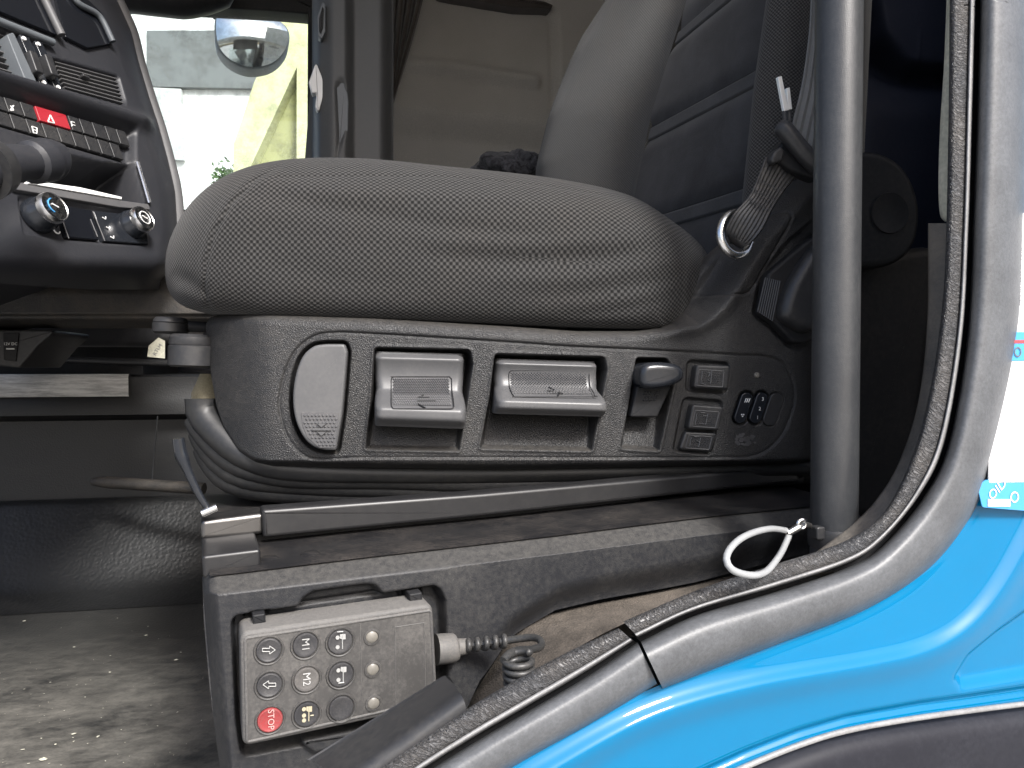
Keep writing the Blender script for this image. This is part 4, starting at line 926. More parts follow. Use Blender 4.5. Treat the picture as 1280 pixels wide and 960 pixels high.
hp = np.array([a+ax*L_*t+.0088*(np.cos(2*math.pi*6*t)*e2+np.sin(2*math.pi*6*t)*e1) for t in np.linspace(0, 1, 220)])
mesh('hanging_coil', *tube(hp, .0023, 9), M['cable'], cab)

# ------------------------------------------------------------------ door aperture of the cab
A = Frame(W(np.float64(600), np.float64(900), .46), 18)
cab_body = empty('cab_bodywork', A, 'blue painted cab side round the door opening with grey rubber seals', 'truck cab')
def resample(pts, n): return catmull(np.asarray(pts, float), n)
def band(name, a, b, prof_, mat, parent=cab_body, n=260, uv=True):
    """strip between pixel edges a and b on A; prof_: list of (s across 0..1, y)"""
    ra_, rb_ = resample(a, n), resample(b, n); pa = A.pl(ra_[:, 0], ra_[:, 1], 0.0); pb = A.pl(rb_[:, 0], rb_[:, 1], 0.0); ex = [(A.pl(ra_[:, 0]*(1-s)+rb_[:, 0]*s, ra_[:, 1]*(1-s)+rb_[:, 1]*s, y)) for s, y in prof_]
    c = (pa+pb)/2; u = np.r_[0, np.cumsum(np.linalg.norm(np.diff(c, axis=0), axis=1))]; V = []; U = []; wd = np.linalg.norm(pb-pa, axis=1)
    acc = 0; vv = [0]
    for k in range(1, len(prof_)): acc += math.hypot((prof_[k][0]-prof_[k-1][0])*wd.mean(), prof_[k][1]-prof_[k-1][1]); vv.append(acc)
    for i in range(n):
        for k, (s, y) in enumerate(prof_):
            V.append(ex[k][i]); U.append((u[i], vv[k]))
    return mesh(name, V, [f for f in grid_faces(n, len(prof_))], mat, parent, uv=U if uv else None)
TI = [(1190, -800), (1188, -60), (1187, 0), (1186, 120), (1183, 280), (1178, 380), (1164, 480), (1143, 563), (1112, 630), (1081, 662), (1040, 683), (970, 705), (873, 737), (779, 777)]
TB = [(1222, -800), (1219, -60), (1219, 0), (1215, 150), (1211, 280), (1203, 420), (1181, 550), (1150, 617), (1102, 675), (1060, 703), (970, 733), (868, 763), (797, 796)]
TI2 = [(773, 785), (700, 820), (634, 856), (587, 884), (520, 928), (450, 978), (400, 1012)]
TB2 = [(791, 801), (730, 840), (657, 883), (600, 916), (540, 953), (490, 987), (440, 1022)]
SI = [(1228, -800), (1225, -60), (1225, 0), (1221, 150), (1216, 280), (1209, 420), (1186, 553), (1155, 621), (1106, 680), (1063, 708), (972, 739), (870, 769), (801, 802)]
SO = [(1300, -800), (1292, -60), (1290, 0), (1286, 170), (1281, 330), (1277, 405), (1260, 497), (1231, 606), (1206, 658), (1158, 714), (1081, 763), (970, 807), (829, 862)]
SI2 = [(797, 803), (735, 845), (662, 888), (605, 921), (545, 958), (495, 992), (445, 1027)]
SO2 = [(822, 856), (740, 905), (660, 949), (600, 985), (540, 1022), (470, 1068)]
trp = [(.02, .030), (.0, .012), (0, .004), (.12, -.004), (.3, -.0065), (.55, -.0075), (.74, -.0068), (.80, -.005), (.86, -.002), (.9, .004)]
bead = [(.76, .002), (.78, -.006), (.83, -.009), (.9, -.0095), (.96, -.007), (1.0, -.001), (1.02, .012)]
band('edge_trim', TI, TB, trp, M['trim']); band('edge_trim', TI2, TB2, trp, M['trim'])
band('trim_bead', TI, TB, bead, M['seal_edge']); band('trim_bead', TI2, TB2, bead, M['seal_edge'])
def bulge(h, n=22, e=2.3, sk=0):
    o = [(0.0, .02)]
    for k in range(n+1):
        s = k/n; o.append((s, .004-h*(1-abs(2*s-1)**e)**(1/e)))
    return o+[(1.0, .02)]
band('door_seal', SI, SO, bulge(.024), M['seal'], n=320); band('door_seal', SI2, SO2, bulge(.020), M['seal'])
band('seal_channel', [(x-8, y-3) for x, y in TB], [(x+6, y+4) for x, y in SI], [(0, .012), (1, .012)], M['black']); band('seal_channel', [(x-4, y-6) for x, y in TB2], [(x+4, y+6) for x, y in SI2], [(0, .012), (1, .012)], M['black'])
# inner pillar edge left of the trim, cream fabric above it
band('pillar_edge', [(1160, 279), (1159, 400), (1148, 500), (1124, 577), (1095, 625), (1062, 658), (1020, 690)], [(1190, 279), (1188, 400), (1172, 490), (1148, 570), (1112, 640), (1080, 672), (1040, 700)], [(.05, .08), (0, .040), (.1, .033), (.8, .026), (1.1, .02)], M['flock'])
band('pillar_fabric', [(1186, -800), (1184, -60), (1183, 0), (1180, 80), (1175, 160), (1173, 230), (1175, 268), (1181, 277)], [(1200, -800), (1198, -60), (1198, 0), (1197, 80), (1195, 160), (1193, 230), (1192, 268), (1190, 277)], [(.05, .08), (0, .036), (.3, .030), (1, .026)], M['cream'])
# painted panel
RIDGE = catmull(np.array([(560, 1035), (640, 985), (684, 957), (805, 892), (931, 854), (1086, 826), (1150, 810), (1195, 786), (1232, 748), (1268, 690), (1300, 620), (1325, 500), (1345, 300), (1350, -60), (1352, -800)], float), 160)
edge_in = resample(SO[:-1]+[(829, 858), (740, 900), (660, 944), (600, 980), (540, 1017), (480, 1055)], 420); edge_in = edge_in-np.array([0, 4])
edge_out = resample([(1560, -800), (1560, -60), (1560, 150), (1560, 400), (1560, 600), (1540, 760), (1500, 900), (1420, 1010), (1300, 1090), (1150, 1130), (1000, 1150), (900, 1150), (800, 1160), (700, 1170), (600, 1180)], 420)
sv = np.linspace(0, 1, 260)**1.35
PX = edge_in[:, :1]+(edge_out-edge_in)[:, :1]*sv[None]; PY = edge_in[:, 1:]+(edge_out-edge_in)[:, 1:]*sv[None]
d, sg, _ = sdline(PX, PY, RIDGE); d_s = d*np.where(sg < 0, 1, -1)   # + beyond the ridge (away from the door), sign fixed below
din, _, _ = sdline(PX, PY, edge_in); dri, _, _ = sdline(np.array([[900., 1000]]), np.array([[1000., 1000]]), RIDGE)
beyond = np.where(sg > 0, 1, -1)
sd_ = d*beyond
Y = -.003+np.where(sd_ < 0, .00005, .00004)*np.abs(sd_) - .0048*np.exp(-(sd_/np.where(sd_ < 0, 9, 24))**2) + .0012*np.exp(-(din/14)**2)
rcs = roundpoly([(1192, 846), (1208, 815), (1245, 785), (1310, 742), (1420, 715), (1420, 838), (1310, 845), (1203, 862)], 8)
q = sdpoly(PX, PY, rcs); Y += .007*sstep(3, -13, q)
K = np.array([(820, 1010), (880, 983), (935, 957), (1000, 931), (1060, 913), (1150, 897), (1280, 880), (1400, 868), (1560, 850)], float)
d, _, _ = sdline(PX, PY, K-np.array([0, 14])); Y += .003*np.exp(-(d/5)**2)
Y += .006*sstep(-2, 14, PY-np.interp(PX, K[:, 0], K[:, 1]))
mesh('painted_panel', *hfield(A, PX, PY, Y), M['blue'], cab_body)
ko = K+np.array([0, 2]); kb = resample(ko, 120)
PX = np.repeat(kb[:, :1], 40, 1); PY = kb[:, 1:]+np.linspace(0, 260, 40)[None]
Y = .004-.014*(1-np.exp(-(PY-kb[:, 1:])/7))
mesh('lower_moulding', *hfield(A, PX, PY, Y), M['moulding'], cab_body)
kp = A.pl(kb[:, 0], kb[:, 1]-2, -.007); mesh('bright_strip', *tube(kp, .0020, 10), M['seal_edge'], cab_body)
# step-plate end piece in the lower corner of the opening
def P3(x, y, yy): return A.pl(np.float64(x), np.float64(y), yy)
R0 = [P3(552, 846, .050), P3(561, 845, .045), P3(572, 862, .012), P3(577, 870, .004), P3(581, 878, .0005), P3(584, 892, 0), P3(584, 899, .0005), P3(584, 902, .008)]
R1 = [P3(383, 950, .050), P3(394, 952, .045), P3(418, 972, .012), P3(428, 977, .004), P3(438, 985, .0005), P3(446, 1000, 0), P3(447, 1010, .0005), P3(447, 1014, .008)]
n = 14; V = [np.array(a)*(1-k/(n-1))+np.array(b)*(k/(n-1)) for k in range(n) for a, b in zip(catmull(R0, 24), catmull(R1, 24))]
F = grid_faces(n, 24); F.append(tuple(range(24)))
cp = mesh('step_plate_end', V, F, M['satin'], matrix=A.M); tag(cp, 'black ridged step plate end lying across the handset corner', 'step plate')
# sandy ledge between pedestal and opening
fa = resample([(1090, 720), (1040, 715), (970, 722), (873, 748), (779, 780), (700, 822), (634, 860), (587, 888), (520, 935), (460, 980)], 60); rb_ = resample([(1080, 694), (1000, 700), (930, 716), (880, 727), (800, 744), (702, 764), (650, 785), (610, 840), (580, 890), (520, 1000)], 60)
fa = A.loc(A.o+A.pl(fa[:, 0], fa[:, 1], .004)@A.A.T); rb_ = A.loc(Pd.o+Pd.pl(rb_[:, 0], rb_[:, 1], .02)@Pd.A.T)
V = [fa[i]*(1-s)+rb_[i]*s+np.array([0, 0, -.022*math.sin(s*math.pi)]) for i in range(60) for s in np.linspace(0, 1, 20)]
sl = mesh('door_sill_ledge', V, grid_faces(60, 20), M['sill'], matrix=A.M); struct(sl)
# notices stuck to the painted side
nz = empty('notice_sheet', A, 'white printed notice with blue and red band stuck beside the door seal', 'sticker')
yn = -.0095
def rect(x0, y0, x1, y1, y=yn, th=.0006): return solid(pix(A, [(x0, y0), (x1, y0), (x1, y1), (x0, y1)], y), y, y+th)
mesh('sheet', *solid(roundpoly(pix(A, [(1236, 268), (1400, 262), (1400, 600), (1236, 604)], yn), .002), yn, yn+.0008), M['paper'], nz, smooth=False)
mesh('blue_band', *rect(1240, 415, 1400, 451, yn-.0006, .0003), M['band_blue'], nz, smooth=False)
mesh('red_band', *rect(1240, 425, 1400, 429, yn-.001, .0003), M['band_red'], nz, smooth=False)
text('lettering', 'VAN VITTERAKTE  VA.NL', A, 1276.5, 345, .0028, 90, M['ink'], nz, yn-.0006)
text('lettering', 'O', A, 1273, 440, .0075, 90, M['ink'], nz, yn-.0012)
for k, (y, s) in enumerate(((462, 'chauffeur'), (472, 'chauffeur'), (492, 'van het'), (507, 'voertuig'), (540, 'door de'), (560, 'bestuurder'))):
    text('lettering', s, A, 1278, y, .0028, 2, M['ink_l'], nz, yn-.0006)
st = empty('round_sticker', A, 'light blue sticker with white letters below the notice sheet', 'sticker')
mesh('backing', *solid(roundpoly(pix(A, [(1222, 608), (1232, 600), (1400, 596), (1400, 655), (1300, 640), (1228, 634)], yn), .003), yn, yn+.0006), M['band_blue'], st, smooth=False)
text('lettering', 'OID', A, 1247, 612, .0075, 38, M['white'], st, yn-.0005); text('lettering', 'O', A, 1268, 622, .0085, -40, M['white'], st, yn-.0005)
mesh('white_patch', *rect(1235, 624, 1263, 633, yn-.0006, .0003), M['white'], st, smooth=False)
# ------------------------------------------------------------------ grab pole and wire loop
G = Frame(W(np.float64(1043), np.float64(676), .605), 18)
gp = empty('grab_pole', G, 'dark grey round grab pole standing upright beside the seat', 'pole')
a, b = G.loc(W(np.float64(1058), np.float64(-900), .605)), G.loc(W(np.float64(1042), np.float64(700), .605)); r = 28.2*.605/961
mesh('pole_tube', *tube([a, b], r, 48), M['pole'], gp)
cl = G.at(np.float64(1042.5), np.float64(671), .605)
mesh('clamp_band', *lathe([(r*.98, .0075), (r*1.07, .0075), (r*1.10, .006), (r*1.10, -.006), (r*1.07, -.0075), (r*.98, -.0075)], cl, 'z', 48), M['satin'], gp)
mesh('clamp_tab', *rbox((cl[0]+r*1.25, cl[1]-.006, cl[2]+.004), (.010, .010, .012), .002), M['satin'], gp)
mesh('clamp_tab', *rbox((cl[0]-r*1.15, cl[1]-.006, cl[2]+.006), (.008, .008, .010), .002), M['satin'], gp)
lpz = empty('wire_loop', G, 'teardrop wire loop in pale sleeve fixed to the pole clamp', 'wire loop')
def gpx(x, y, yy=-.022): return G.pl(np.float64(x), np.float64(y), yy)
tp = [(982, 663), (964, 661), (944, 665), (925, 674), (912, 687), (908, 700), (914, 711), (927, 717), (944, 719), (958, 714), (969, 702), (978, 688), (986, 670)]
mesh('sleeve', *tube(catmull([gpx(x, y, -.022-.060*math.sin(k/12*math.pi)) for k, (x, y) in enumerate(tp)], 70), .0023, 12), M['loop'], lpz)
mesh('ferrule', *tube([gpx(984, 667), gpx(998, 659)], .0028, 12), M['steel'], lpz)
ec = gpx(1002, 655); th = np.linspace(0, 2*math.pi, 25); mesh('eyelet', *tube([ec+.0032*np.array([math.cos(t), 0, math.sin(t)]) for t in th], .0014, 8), M['steel'], lpz)
mesh('screw', *tube([gpx(1003, 655), gpx(1012, 657, -.005)], .0022, 10), M['rail'], lpz)
# ------------------------------------------------------------------ seat belt
sb = empty('seat_belt', S, 'grey webbing seat belt with black buckle and steel tongue beside the pole', 'seat belt')
def sp(x, y, yy): return S.pl(np.float64(x), np.float64(y), yy)
def ribbon(name, left, right, mat, parent, n=40, m=14, rib=.0006, th=.0015):
    a = catmull(np.array([sp(*p) for p in left]), n); b = catmull(np.array([sp(*p) for p in right]), n); V = []
    for i in range(n):
        for k in range(m):
            s = k/(m-1); p = a[i]*(1-s)+b[i]*s; V.append(p+np.array([0, -rib*math.cos(k*math.pi), 0]))
    o = mesh(name, V, grid_faces(n, m), mat, parent); md = o.modifiers.new('s', 'SOLIDIFY'); md.thickness = th; return o
ribbon('lap_webbing', [(1016, -60, -.005), (1013, 30, -.01), (1004, 100, -.016), (992, 150, -.02), (984, 185, -.02)], [(1056, -60, .01), (1056, 30, .005), (1056, 100, -.008), (1050, 170, -.018), (1040, 215, -.02)], M['webbing'], sb, rib=.0009)
bk = mesh('buckle_loop', *tube(catmull([sp(974, 157, -.028), sp(984, 166, -.032), sp(1000, 186, -.034), (sp(1018, 205, -.034)), sp(1032, 214, -.03)], 20), [.0065]+[.0088]*18+[.0075], 16), M['satin'], sb)
mesh('buckle_body', *solid(roundpoly(pix(S, [(975, 176), (992, 192), (1022, 214), (1020, 228), (985, 216), (966, 202), (967, 190)], -.02), .004), -.028, -.012, .004), M['black'], sb)
mesh('release_tab', *solid(roundpoly(pix(S, [(966, 190), (974, 184), (979, 190), (976, 202), (964, 206), (961, 200)], -.03), .003), -.034, -.02, .003), M['satin'], sb)
mesh('tongue', *join(solid(pix(S, [(971, 97), (976, 96), (985, 138), (979, 140)], -.03), -.032, -.028, .0005), solid(pix(S, [(982, 111), (986, 110), (989, 137), (984, 138)], -.028), -.03, -.026, .0005)), M['alum'], sb, angle=40)
mesh('tongue_stem', *join(tube([sp(980, 139, -.03), sp(982, 160, -.03)], .0022, 8), tube([sp(986, 137, -.026), sp(987, 165, -.026)], .002, 8)), M['satin'], sb)
ribbon('anchor_webbing', [(958, 196, -.026), (950, 218, -.028), (938, 245, -.03), (918, 268, -.03), (908, 290, -.022), (914, 304, -.01)], [(1000, 216, -.014), (980, 240, -.02), (966, 262, -.026), (955, 285, -.028), (940, 303, -.024), (925, 311, -.012)], M['webdark'], sb, m=18, rib=.0005)
stt = [tube([sp(950+k*5.5-q, 224+k*2.6+q*2.1, -.0305), sp(952+k*5.5-q, 229+k*2.6+q*2.1, -.0305)], .0006, 5) for q in (0, 6, 12) for k in range(5)]
stuff(mesh('stitching', *join(*stt), M['satin'], sb))
rg = [(926, 262), (912, 268), (903, 280), (901, 297), (908, 312), (920, 319), (932, 315), (938, 304)]
rgp = catmull([sp(x, y, -.008-.012*math.sin(k/7*math.pi)) for k, (x, y) in enumerate(rg)], 40)
mesh('anchor_ring', *tube(rgp, np.interp(np.linspace(0, 1, 40), [0, .2, .8, 1], [.002, .004, .005, .004]), 10), M['steel'], sb)
# ------------------------------------------------------------------ dark panel standing in for the shaded interior behind the seat
Z = Frame(T.M @ Vector((.62, .92, .42)), 12)
stw = empty('dark_interior_panel', Z, 'dark panel with fine piping, added as the shaded interior behind the grab pole', 'backdrop')
PX, PY = colgrid(1040, 1330, 120, 150, [(0, -140), (2000, -140)], [(0, 720), (2000, 720)])
d1, _, _ = sdline(PX, PY, [(1150, 40), (1147, 90), (1142, 112), (1128, 120), (1085, 134), (1050, 140)])
d2 = sdpoly(PX, PY, roundpoly([(1100, -140), (1104, 0), (1112, 40), (1140, 75), (1200, 80), (1200, -140)], 18))
Y = -.0022*np.exp(-(d1/1.6)**2) + .05*sstep(0, 16, d2)*sstep(150, 60, PY)
mesh('face_panel', *hfield(Z, PX, PY, Y), M['darkblue'], stw)
mesh('carcass', *solid(pix(Z, [(1040, -120), (1320, -120), (1320, 700), (1040, 700)], .08), .08, .5), M['darkblue'], stw)
# ------------------------------------------------------------------ dashboard
Dh = Frame(W(np.float64(80), np.float64(140), 1.0), 74, lean=22)
da = empty('dashboard', Dh, 'dark dashboard with air vents, push buttons, red hazard button and climate knobs', 'dashboard')
RE = [(-140, 80), (-60, 118), (0, 150), (40, 168), (80, 178), (120, 190), (160, 203), (200, 214), (240, 223), (290, 226), (330, 220), (352, 200)]
py = np.linspace(-140, 362, 230); re_ = np.interp(py, *zip(*RE)); bl_ = np.interp(py, [-140, 335, 345, 356, 362], [-90, -90, -90, 20, 110]); bl_ = np.minimum(bl_, re_-4)
v = np.linspace(0, 1, 190); PX = bl_[:, None]+(re_-bl_)[:, None]*v[None]; PY = np.repeat(py[:, None], 190, 1)
YB = .05*(1-np.sqrt(1-np.clip(1-(re_[:, None]-PX)/26, 0, 1)**2)) + .06*np.clip((PY-318)/44, 0, 1)**2; Y = 0*YB
tray = roundpoly([(18, 196), (78, 192), (130, 204), (170, 202), (187, 255), (150, 250), (30, 228)], 4); q = sdpoly(PX, PY, tray); Y += .07*sstep(2, -8, q)
vent = roundpoly([(62, 72), (148, 96), (158, 132), (78, 110)], 5); q = sdpoly(PX, PY, vent); Y += .03*sstep(2, -4, q)
vent2 = roundpoly([(-60, 10), (10, 42), (30, 96), (-40, 80)], 5); q = sdpoly(PX, PY, vent2); Y += .03*sstep(2, -4, q)
rid = PY-(101+PX*.30); Y += -.016*np.exp(-((rid)/9)**2)*sstep(200, 170, PX) + .014*sstep(6, 16, rid)*sstep(60, 46, rid)*sstep(172, 165, PX)
cl_ = roundpoly([(22, 244), (180, 268), (186, 308), (80, 300), (30, 292)], 5); q = sdpoly(PX, PY, cl_); Y += .005*sstep(1, -3, q)
# mesh in (rows,cols)
V, F = hfield(Dh, PX, PY, Y, YB); mesh('body', V, F, M['dash'], da)
mesh('carcass', *solid(roundpoly(pix(Dh, [(-420, -140), (80, -140), (140, 0), (185, 150), (205, 250), (195, 330), (-420, 330)], .13), .02), .13, .55, .02), M['dash'], da)
mesh('driver_side_fascia', *solid(roundpoly(pix(Dh, [(-420, -140), (-92, -140), (-92, 350), (-420, 350)], .0), .02), .0, .13, .02), M['dash'], da)
ep = np.array(RE[2:-1], float); e3 = Dh.pl(ep[:, 1]-4, ep[:, 0], .03); mesh('edge_moulding', *tube(catmull(e3, 50), .0105, 12), M['dash_l'], da)
def dsolid(name, pts, y0, y1, mat, r=.002, bev=.0015, parent=da):
    return mesh(name, *solid(roundpoly(pix(Dh, pts, y0), r, 3), y0, y1, bev), mat, parent)
def dp(x, y, yy): return Dh.pl(np.float64(x), np.float64(y), yy)
# upper screens and their silver frames
dsolid('display_screen', [(-60, -60), (44, -60), (72, 44), (-10, 10), (-60, -10)], -.006, .02, M['screen'])
dsolid('display_screen', [(58, -60), (90, -20), (128, 16), (142, 54), (110, 60), (82, 46)], -.006, .02, M['screen'])
mesh('silver_frame', *tube([dp(38, -50, -.01), dp(56, 0, -.01), dp(77, 44, -.01)], .0055, 10), M['dash_l'], da)
mesh('silver_frame', *tube(catmull([dp(80, -30, -.01), dp(96, 2, -.01), dp(124, 20, -.01), dp(141, 52, -.01)], 24), .0045, 10), M['slate'], da)
mesh('silver_frame', *tube([dp(-60, 2, -.008), dp(0, 27, -.008), (dp(66, 53, -.008))], .005, 10), M['slate'], da)
# vents
for i in range(7):
    a = (67+i*2.1, 77+i*5.2); b = (148+i*1.3, 99+i*5.0)
    mesh('vent_slat', *solid(pix(Dh, [a, b, (b[0]+.8, b[1]+1.6), (a[0]+.8, a[1]+1.6)], .006), .004, .024, .0008), M['dash_l'], da)
for i in range(7):
    a = (-40+i*3, 28+i*8.5); b = (9+i*3.4, 47+i*8)
    mesh('vent_slat', *solid(pix(Dh, [a, b, (b[0]+1, b[1]+1.8), (a[0]+1, a[1]+1.8)], .006), .004, .024, .0008), M['dash_l'], da)
mesh('vent_tab', *rbox(dp(105, 97, .002), (.012, .01, .004), .0015), M['satin'], da)
dsolid('silver_bar', [(9, 43), (17, 40), (46, 102), (31, 98)], -.010, .01, M['slate'])
dsolid('slider_track', [(24, 42), (36, 45), (62, 108), (50, 104)], -.007, .01, M['gloss']); dsolid('slider_track', [(43, 50), (53, 53), (80, 114), (69, 110)], -.007, .01, M['gloss'])
for x, y in ((30, 48), (48, 55), (55, 103), (73, 109)): mesh('slider_dot', *lathe([(0, -.001), (.0026, -.001), (.003, .002)], dp(x, y, -.008), 'y', 16), M['white'], da)
mesh('slider_knob', *rbox(dp(42, 80, -.012), (.012, .012, .03), .003), M['satin'], da); mesh('slider_knob', *rbox(dp(61, 84, -.012), (.012, .012, .03), .003), M['satin'], da)
# push buttons, two rows
def yt(x): return 119+.285*x
def pbtn(x0, x1, row, name='push_button', mat=None, g=.7):
    dy = row*21; s = row*7; q = [(x0+s+g, yt(x0)+dy+g), (x1+s-g, yt(x1)+dy+g), (x1+s+6.6-g, yt(x1)+dy+20-g), (x0+s+6.6+g, yt(x0)+dy+20-g)]
    return dsolid(name, q, .004, .02, mat or M['satin'], .001, .0012)
for x0, x1 in ((-40, -18), (-18, 4), (4, 24), (24, 42), (84, 98), (98, 114), (114, 130), (130, 144), (144, 157)): pbtn(x0, x1, 0)
hz = pbtn(43, 83, 0, 'hazard_button', M['hazard']); hz['label'] = 'red hazard warning button with white triangle'
for x0, x1 in ((-40, -18), (-18, 4), (4, 24), (24, 44), (44, 63), (63, 81), (81, 98), (98, 114), (114, 129), (129, 142)): pbtn(x0, x1, 1)
tri = [(60, 152), (68, 154), (63, 144)]; q = tri+[tri[0]]
mesh('triangle_mark', *join(*[tube([dp(*q[k], .0035), dp(*q[k+1], .0035)], .0008, 5) for k in range(3)]), M['white'], hz)
for nm, segs in (('switch_symbol', [(13, 132, 17, 137), (17, 132, 13, 138), (13, 138, 17, 138)]), ('switch_symbol', [(40, 158, 46, 160), (40, 158, 42, 166), (46, 160, 46, 167), (42, 166, 46, 167), (41, 162, 45, 163)]), ('switch_symbol', [(89, 152, 93, 153), (89, 152, 90, 158), (91, 156, 94, 157)])):
    mesh(nm, *join(*[tube([dp(a, b, .0035), dp(c, d, .0035)], .0008, 5) for a, b, c, d in segs]), M['white'], da)
# tray lip, paper in the tray
dsolid('tray_lip', [(14, 226), (150, 250), (186, 255), (188, 262), (150, 259), (16, 236)], -.006, .03, M['dash_l'])
mesh('tray_edge', *tube([dp(172, 203, -.003), dp(180, 230, -.003), dp(187, 254, -.003)], .0028, 8), M['chrome'], da)
pt = mesh('paper_strip', *solid(pix(Dh, [(36, 225), (100, 234), (152, 246), (152, 249), (100, 240), (36, 229)], -.008), -.008, .02, .0005), M['white'], matrix=Dh.M)
tag(pt, 'white paper lying in the open dashboard tray', 'paper')
# climate knobs and fields
dsolid('climate_panel', [(72, 256), (116, 263), (124, 300), (84, 296)], -.002, .012, M['screen']); dsolid('climate_panel', [(117, 263), (180, 270), (186, 305), (130, 301)], -.002, .012, M['gloss'])
for a, b in (((72, 258), (86, 298)), ((116, 264), (131, 301)), ((113, 274), (122, 296))): mesh('panel_divider', *tube([dp(*a, -.003), dp(*b, -.003)], .0007, 6), M['dash_l'], da)
for (x, y, r) in ((51, 268, .0185), (165, 281, .0175)):
    p = dp(x, y, -.003)
    k = mesh('climate_knob', *lathe([(r*1.15, .006), (r*1.12, -.004), (r*1.02, -.006), (r*.96, -.020), (r*.9, -.022), (0, -.022)][::-1], p, 'y', 40), M['gloss'], da)
    mesh('silver_ring', *lathe([(r*.98, -.013), (r*1.02, -.016), (r*.99, -.0205), (r*.93, -.0228), (r*.88, -.022)], p, 'y', 40), M['chrome'], k)
    th = np.linspace(1.9, 4.3, 14) if x < 100 else np.linspace(0, 2*math.pi, 24)
    mesh('dial_arc', *tube([p+np.array([r*.5*math.cos(t), -.023, r*.5*math.sin(t)]) for t in th], .0008, 6), M['band_blue'] if x < 100 else M['white'], k)
    mesh('dial_mark', *tube([p+np.array([-.004, -.023, .002]), p+np.array([.004, -.023, -.001])], .001, 6), M['white'], k)
for x, y in ((130, 273), (135, 285), (140, 297)): mesh('field_symbol', *join(tube([dp(x-2, y-1.5, -.0035), dp(x+2, y+1, -.0035)], .0008, 5), tube([dp(x+2, y-2, -.0035), dp(x+2, y+1, -.0035)], .0008, 5)), M['white'], da)
th = np.linspace(2.6, 6.0, 10); pc = dp(71, 288, -.0035); mesh('field_symbol', *tube([pc+np.array([.004*math.cos(t), 0, .004*math.sin(t)]) for t in th], .0009, 6), M['white'], da)
# lower dash panel, dusty
LD = Frame(T.M @ Vector(tuple(T.at(np.float64(100), np.float64(380), 1.16))), 12)
PX, PY = colgrid(-80, 268, 60, 50, [(-100, 340), (300, 340)], [(-100, 407), (300, 409)])
Y = .03*np.clip((370-PY)/30, 0, 1)**2 + .05*sstep(397, 409, PY) + .008*sstep(392, 395, PY)
M['dash_dust'] = dusty('dusty_lower_dash', (.022, .021, .02), (.15, .125, .10), (1, 2, 2), 12, .42, .8, .5, .6, 500, .3, .5)
mesh('lower_panel', *[(LD.pl(PX, PY, 0.0)+np.stack([0*Y, Y, 0*Y], -1)).reshape(-1, 3)@LD.A.T@Dh.A+(LD.o-Dh.o)@Dh.A, grid_faces(*PX.shape)], M['dash_dust'], da)
# steering stalk
sk = empty('gear_stalk', Dh, 'black column stalk reaching out in front of the dashboard tray', 'lever')
mesh('shaft', *tube(catmull([dp(-50, 222, -.10), dp(-5, 208, -.10), dp(20, 204, -.10), dp(42, 203, -.10)], 20), np.linspace(.022, .017, 20), 20), M['dash'], sk)
hb = catmull(np.array([dp(34, 204, -.10), dp(46, 202, -.10), dp(60, 200, -.10), dp(73, 203, -.10), dp(78, 205, -.10)]), 24)
mesh('grip', *tube(hb, np.interp(np.linspace(0, 1, 24), [0, .12, .5, .85, 1], [.014, .0215, .0225, .020, .010]), 22), M['dash'], sk)
mesh('collar', *tube([dp(-24, 212, -.10), dp(-6, 208, -.10)], [.030, .026], 28), M['satin'], sk)
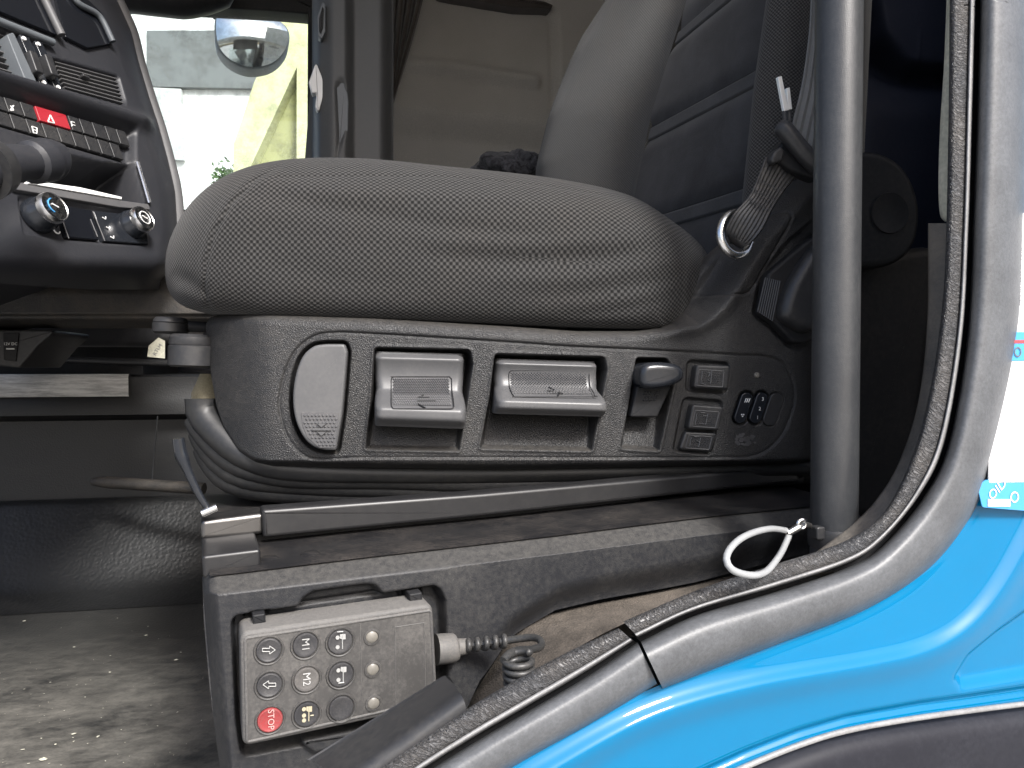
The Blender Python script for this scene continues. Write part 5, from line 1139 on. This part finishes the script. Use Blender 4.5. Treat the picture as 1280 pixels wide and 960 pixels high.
# ------------------------------------------------------------------ odds and ends on the tunnel
so = empty('power_socket', LD, 'black 12V DC socket box under the lower dash panel', 'socket')
mesh('socket_body', *solid(roundpoly(pix(LD, [(-60, 412), (72, 412), (48, 432), (24, 460), (-60, 452)], .03), .006), .03, .2, .004), M['satin'], so)
mesh('socket_face', *solid(roundpoly(pix(LD, [(4, 416), (24, 416), (20, 452), (5, 450)], .028), .002), .027, .05, .001), M['black'], so)
text('lettering', '12V DC', LD, 13, 430, .0042, 0, M['white'], so, .0262); mesh('key_symbol', *tube([LD.pl(np.float64(8), np.float64(436), .0262), LD.pl(np.float64(18), np.float64(436), .0262)], .0012, 6), M['white'], so)
tg = empty('paper_tag', LD, 'small cream paper tag hanging beside the adjuster knobs', 'tag')
mesh('tag_sheet', *solid(pix(LD, [(186, 432), (198, 422), (206, 426), (206, 448), (184, 446)], .02), .02, .022), M['cream'], tg, smooth=False); text('lettering', 'RTU4', LD, 197, 437, .006, 60, M['ink'], tg, .0194)
rs = mesh('ribbed_strip', *tube(T.loc(W(np.array([56., 120, 215]), np.array([449., 451, 454]), np.array([1.5, 1.5, 1.5]))), .007, 10), M['satin'], matrix=T.M); tag(rs, 'ribbed black strip lying along the tunnel top', 'strip')
pb = mesh('floor_bar', *tube(T.loc(W(np.array([118., 135, 180, 255]), np.array([602., 603, 606, 611]), np.array([1.42, 1.40, 1.39, 1.38]))), [.008, .011, .011, .011], 12), M['dash_dust'], matrix=T.M); tag(pb, 'brown dusty bar lying on the floor upturn', 'bar')
wc = mesh('wire', *tube(T.loc(W(np.array([190., 193, 197]), np.array([600., 570, 520]), np.array([1.45, 1.46, 1.47]))), .0012, 6), M['cable'], matrix=T.M); tag(wc, 'thin black wire hanging down the tunnel side', 'wire')

# trodden-in crumbs on the floor and its upturn
V = []; F = []
def flake(p, r, nrm):
    u = np.cross(nrm, rng.normal(0, 1, 3)); u /= np.linalg.norm(u); v_ = np.cross(nrm, u); k = len(V)
    for a in range(5): q = rng.uniform(.5, 1); V.append(p+r*q*(math.cos(a*1.257)*u+.6*math.sin(a*1.257)*v_)+nrm*.0006)
    V.append(p+nrm*r*.35); F.extend([(k+a, k+(a+1) % 5, k+5) for a in range(5)])
for i in range(260):
    x, y = rng.uniform(-200, 262), 765+260*rng.uniform(0, 1)**.8; flake(T.pz(np.float64(x), np.float64(y), .001), float(np.clip(rng.lognormal(-6.8, .75), .0005, .008)), np.array([0, 0, 1.]))
cr = mesh('floor_grit', V, F, M['cream'], matrix=T.M, smooth=False); cr['kind'] = 'stuff'; cr['label'] = 'pale grit and crumbs scattered on the dark floor'
